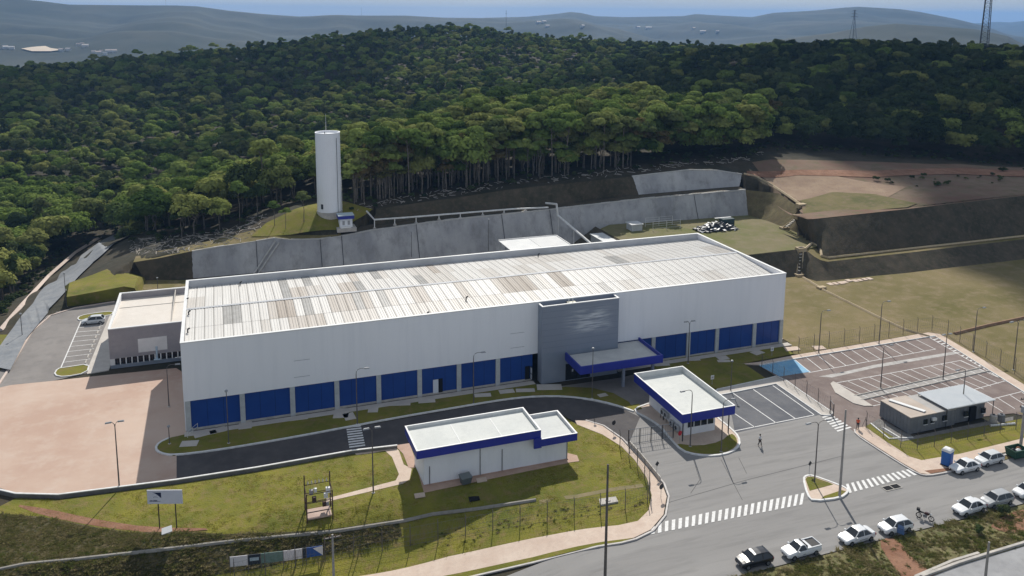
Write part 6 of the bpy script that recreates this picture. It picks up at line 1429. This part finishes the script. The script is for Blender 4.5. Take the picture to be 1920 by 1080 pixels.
for px, py, k, s_, lb in ((570,418,4,.62,'small dark tree with a bent trunk in front of the water tower'),(536,432,5,.45,'thin young tree on the grass left of the water tower'),(628,392,6,.5,'small tree whose branches cross the foot of the water tower'),(515,425,4,.5,'thin tree on the knoll grass at the wood edge')):
    p = onhill(px,py); t_e = thing('tree', lb, 'tree', p, 1.0); t_e.scale = (s_,s_,s_)
    for nm, me in (('trunk',KIND[k][0]),('crown',KIND[k][1])):
        o = bpy.data.objects.new(nm, me); COL.objects.link(o); o.parent = t_e
# the rest of the woods: instanced crowns, one object
def instancer(name, P, S, K, kinds, mats_, label, cat, with_trunk=True):
    me = bpy.data.meshes.new(name); me.from_pydata([tuple(p) for p in P], [], [])
    at1 = me.attributes.new('size','FLOAT','POINT'); at1.data.foreach_set('value', np.asarray(S, np.float32))
    at2 = me.attributes.new('kind','INT','POINT'); at2.data.foreach_set('value', np.asarray(K, np.int32))
    at3 = me.attributes.new('turn','FLOAT','POINT'); at3.data.foreach_set('value', np.random.RandomState(3).uniform(0,6.28,len(P)).astype(np.float32))
    o = mesh_obj(name, me, None); tag(o, label, cat, kind='stuff')
    ng = bpy.data.node_groups.new(name, 'GeometryNodeTree'); ng.interface.new_socket('Geometry', in_out='INPUT', socket_type='NodeSocketGeometry'); ng.interface.new_socket('Geometry', in_out='OUTPUT', socket_type='NodeSocketGeometry')
    N = ng.nodes.new; L = ng.links.new; gi_ = N('NodeGroupInput'); go = N('NodeGroupOutput'); jn = N('GeometryNodeJoinGeometry')
    def attr(nm, ty):
        a = N('GeometryNodeInputNamedAttribute'); a.data_type = ty; a.inputs[0].default_value = nm; return [s for s in a.outputs if s.enabled][0]
    sz = attr('size','FLOAT'); kd = attr('kind','INT'); tn = attr('turn','FLOAT'); cx = N('ShaderNodeCombineXYZ'); L(tn, cx.inputs[2])
    for k, src in kinds.items():
        cpn = N('FunctionNodeCompare'); cpn.data_type = 'INT'; cpn.operation = 'EQUAL'; ii = [s for s in cpn.inputs if s.enabled]; L(kd, ii[0]); ii[1].default_value = k
        oi = N('GeometryNodeObjectInfo'); oi.transform_space = 'ORIGINAL'; oi.inputs['Object'].default_value = src; oi.inputs['As Instance'].default_value = True
        ip = N('GeometryNodeInstanceOnPoints'); L(gi_.outputs[0], ip.inputs['Points']); L(cpn.outputs[0], ip.inputs['Selection']); L(oi.outputs['Geometry'], ip.inputs['Instance']); L(cx.outputs[0], ip.inputs['Rotation']); L(sz, ip.inputs['Scale']); L(ip.outputs[0], jn.inputs[0])
    L(jn.outputs[0], go.inputs[0]); md = o.modifiers.new('scatter','NODES'); md.node_group = ng
    return o
far = ~isn; src = {}
for o in COL.objects:
    if o.name.startswith('crown') and o.parent and o.parent.name.startswith('tree'):
        for k in range(len(KIND)):
            if o.data == KIND[k][1] and k not in src: src[k] = o
PF = np.stack([pts[far,0],pts[far,1],zz[far]-.4],1)
fo = instancer('forest', PF, scl[far], np.array([k if k in src else 0 for k in knd[far]]), src, None, 'dense green wood covering the hills behind the site', 'forest')
# scrubby undergrowth along the wood edge and weeds on the rough banks
def tuft_mesh(seed, n, r, h, mt, name='tuft'):
    gq = np.random.RandomState(seed); mb = MB()
    for i in range(n):
        a_ = gq.rand()*6.28; d_ = gq.rand()*r; x, y = d_*math.cos(a_), d_*math.sin(a_); l_ = h*gq.uniform(.5,1.2); tx, ty = gq.normal()*h*.9, gq.normal()*h*.9; w1 = .16*h+.03; b_ = gq.rand()*6.28
        wx, wy = math.cos(b_)*w1, math.sin(b_)*w1
        mb.add([(x-wx,y-wy,0),(x+wx,y+wy,0),(x+tx+wx*.6,y+ty+wy*.6,l_*.75),(x+tx*1.6,y+ty*1.6,l_)],[(0,1,2,3)])
    return mb.build(name, mt, world=False)
M_weed = leafmat('weed_leaf', [(.10,.14,.03),(.17,.19,.05),(.16,.15,.055),(.08,.10,.028)], .5)
M_dryw = leafmat('dry_weed', [(.14,.14,.045),(.23,.20,.09),(.31,.26,.15)], .5)
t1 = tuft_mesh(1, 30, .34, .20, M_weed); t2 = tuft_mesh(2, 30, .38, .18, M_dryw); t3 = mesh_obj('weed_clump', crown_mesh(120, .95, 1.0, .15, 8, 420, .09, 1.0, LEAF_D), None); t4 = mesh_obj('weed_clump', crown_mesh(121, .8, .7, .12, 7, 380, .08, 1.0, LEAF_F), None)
p_ = [atg(1905,1010),atg(1560,1075),atg(1880,965),atg(1835,1000)]
for o, q_, lb in ((t1,p_[0],'low green weed clump on the south bank near the right edge'),(t2,p_[1],'low dry weed clump on the south bank below the pickup'),(t3,p_[2],'dry bush on the south bank by the right edge'),(t4,p_[3],'green bush on the south bank above the concrete lane')):
    o.name = 'weed_clump'; o.location = (q_.x,q_.y,.1); tag(o, lb, 'weed')
def scatter(n, poly, seed, zf):
    gq = np.random.RandomState(seed); P = np.array(poly); x = gq.uniform(P[:,0].min(),P[:,0].max(),n*3); y = gq.uniform(P[:,1].min(),P[:,1].max(),n*3); ok = inpoly(x,y,poly); x, y = x[ok][:n], y[ok][:n]
    return np.stack([x,y,zf(x,y)],1)
zs_ = lambda x, y: np.array([zsite(a,b) for a,b in zip(x,y)])+.07
bankp = P2((-60,990),(0,965),(80,972),(180,992),(250,1002),(300,1000),(420,1005),(520,1002),(620,996),(745,977),(757,1008),(660,1032),(520,1058),(400,1076),(200,1125),(-60,1175))
SA = scatter(5600, [(46,52),(46,67.95),(110,67.95),(110,52)], 1, lambda x,y: np.full(x.shape,.09))
lanep = P2((1720,1085),(1800,1055),(1870,1036),(1990,998),(1990,1130),(1720,1130)); soil = P2((1645,1018),(1668,1008),(1690,1020),(1705,1045),(1740,1068),(1770,1090),(1700,1095),(1672,1060))
SA = SA[~inpoly(SA[:,0],SA[:,1],lanep)]; inS = inpoly(SA[:,0],SA[:,1],soil); SA = SA[~inS | (np.random.RandomState(9).rand(len(SA)) < .08)]
SB = scatter(5200, bankp, 2, zs_)
SC = scatter(90, P2((760,1018),(860,990),(1000,965),(1130,948),(1205,938),(1210,952),(1040,985),(800,1035)), 3, zs_)
gq = np.random.RandomState(8); SP = np.concatenate([SA,SB,SC]); SK = np.concatenate([gq.choice([0,0,1,1,1], len(SA)), gq.choice([1,1,1,0], len(SB)), gq.choice([0,1], len(SC))])
clump = np.sin(SP[:,0]*.9)+np.sin(SP[:,1]*1.3+SP[:,0]*.4); SS = gq.uniform(.35,1.0,len(SP))*(1+.3*np.clip(clump,-1,1))*np.concatenate([np.full(len(SA),1.0),np.full(len(SB),1.0),np.full(len(SC),.7)])
M_tuft = leafmat('lawn_tuft', [(.17,.19,.024),(.26,.25,.04),(.32,.27,.07),(.21,.22,.03)], .5)
t5 = tuft_mesh(6, 30, .5, .05, M_tuft); t5.name = 'grass_tuft'; q_ = atg(560,900); t5.location = (q_.x,q_.y,.07+q_.z); tag(t5, 'low grass tuft on the lower lawn left of the light pole', 'grass')
LW = scatter(5000, low, 21, lambda x, y: np.array([zsite(a,b) for a,b in zip(x,y)])+.05); gw = np.random.RandomState(31)
nz_ = np.sin(LW[:,0]*.55+1.3*np.sin(LW[:,1]*.31))+np.sin(LW[:,1]*.8+LW[:,0]*.23); LW = LW[nz_+gw.normal(size=len(LW))*.7 > -.3]
bld = (LW[:,0] > 21)&(LW[:,0] < 43.5)&(LW[:,1] > 94.5)&(LW[:,1] < 102); LW = LW[~bld]
instancer('lawn_grass', LW, gw.uniform(.5,1.3,len(LW)), np.zeros(len(LW)), {0:t5}, None, 'short grass tufts growing over the lower lawn', 'grass')
instancer('weeds', SP, SS, SK, {0:t1,1:t2}, None, 'rough weeds growing over the roadside banks', 'weeds')
# undergrowth: bushes at the foot of the wood, on the terraces and beside the access road
UB = []; gq = np.random.RandomState(12)
for i in range(len(ep)-1):
    a, b = ep[i], ep[i+1]
    if not (-100 < edge_px[i][0] < 1990): continue
    for k in range(int((b-a).length*1.6)):
        q_ = a.lerp(b, gq.rand()); n_r = math.hypot(q_.x,q_.y); f_ = 1+gq.uniform(-4,18)/n_r; UB.append((q_.x*f_, q_.y*f_))
UB = np.array(UB); UZ = zhill(UB[:,0],UB[:,1]); out_ = ~inpoly(UB[:,0],UB[:,1],PLAT); UB = UB[out_]; UZ = UZ[out_]
TB = scatter(42, [(178,176),(178,188),(250,196),(250,172)], 5, lambda x,y: zhill(x,y))
UP = np.concatenate([np.stack([UB[:,0],UB[:,1],UZ],1), TB]); instancer('undergrowth', UP, gq.uniform(.4,1.3,len(UP)), gq.choice([0,0,1], len(UP)), {0:t3,1:t4}, None, 'scrubby undergrowth along the foot of the wood', 'scrub')
# pale felled branches and litter at the wood edge
lt = MB()
for i in range(520):
    u = gq.uniform(660,1430) if i < 230 else gq.uniform(245,500); q_ = onhill(u, float(np.interp(u,[p[0] for p in edge_px],[p[1] for p in edge_px]))+(gq.uniform(-4,9) if i < 230 else gq.uniform(-6,26))); a_ = gq.uniform(0,3.1); l_ = gq.uniform(.3,1.3)
    if inpoly(np.array([q_.x]),np.array([q_.y]),PLAT)[0]: continue
    lt.tube([q_+Vector((-math.cos(a_)*l_,-math.sin(a_)*l_,.12)), q_+Vector((math.cos(a_)*l_,math.sin(a_)*l_,.12+gq.uniform(0,.25)))], gq.uniform(.04,.10), 4)
o = lt.build('branch_litter', mat('pale_wood', (.34,.30,.26), .9, (.45,.41,.36), 2.), world=False); tag(o, 'pale felled branches lying along the foot of the wood', 'branches', kind='stuff')

# ================================================================== CLOUDS (far above the frame, they shade the woods) AND HAZE
M_cloud = mat('cloud', (.85,.86,.88), 1.0)
def cloud(blobs, seed, z=900.0):
    """flat based cumulus high above the site; each blob (x, y, radius) is where its shade lies on the ground"""
    gq = np.random.RandomState(seed); bm = bmesh.new()
    sx_ = SUN_TO.x/SUN_TO.z*(z-25); sy_ = SUN_TO.y/SUN_TO.z*(z-25)
    for bx_, by_, br in blobs:
        for k in range(5):
            a_ = gq.rand()*6.28; d_ = gq.rand()**.5*br*.45; r_ = br*gq.uniform(.5,.85)
            m_ = Matrix.Translation((bx_+sx_+math.cos(a_)*d_, by_+sy_+math.sin(a_)*d_, z+gq.uniform(0,20))) @ Matrix.Diagonal((r_, r_, r_*.35, 1))
            bmesh.ops.create_icosphere(bm, subdivisions=3, radius=1.0, matrix=m_)
    for v in bm.verts: v.co += Vector((gq.normal(),gq.normal(),gq.normal()))*1.6
    me = bpy.data.meshes.new('cloud'); bm.to_mesh(me); bm.free(); o = mesh_obj('cloud', me, M_cloud); o['kind'] = 'structure'; return o
cloud([(190,138,26),(222,150,38),(205,182,30),(250,225,50),(300,275,75),(235,320,62),(330,340,85),(270,410,75),(205,285,45),(225,250,40),(400,400,90),(300,480,60),(370,260,60)], 1)
cloud([(-200,480,90),(-150,600,115),(0,700,120),(-250,700,150),(100,800,105),(-100,830,120),(170,860,75),(-330,560,120)], 2)
cloud([(30,430,46),(75,410,42),(110,440,50),(160,450,48),(205,470,40),(250,520,55)], 3)
HZ = MB().box(-11000, 18000, -1500, 14500, -84, 190).build('haze', None); HZ['kind'] = 'stuff'; tag(HZ, 'pale blue haze filling the air over the valley', 'haze')
hm = bpy.data.materials.new('haze'); hm.use_nodes = True; t_ = hm.node_tree; t_.nodes.clear()
pv = t_.nodes.new('ShaderNodeVolumePrincipled'); pv.inputs['Color'].default_value = (.29,.55,1.0,1); pv.inputs['Density'].default_value = 0.9e-4; pv.inputs['Anisotropy'].default_value = 0.1
ov = t_.nodes.new('ShaderNodeOutputMaterial'); t_.links.new(pv.outputs[0], ov.inputs['Volume']); HZ.data.materials.append(hm)
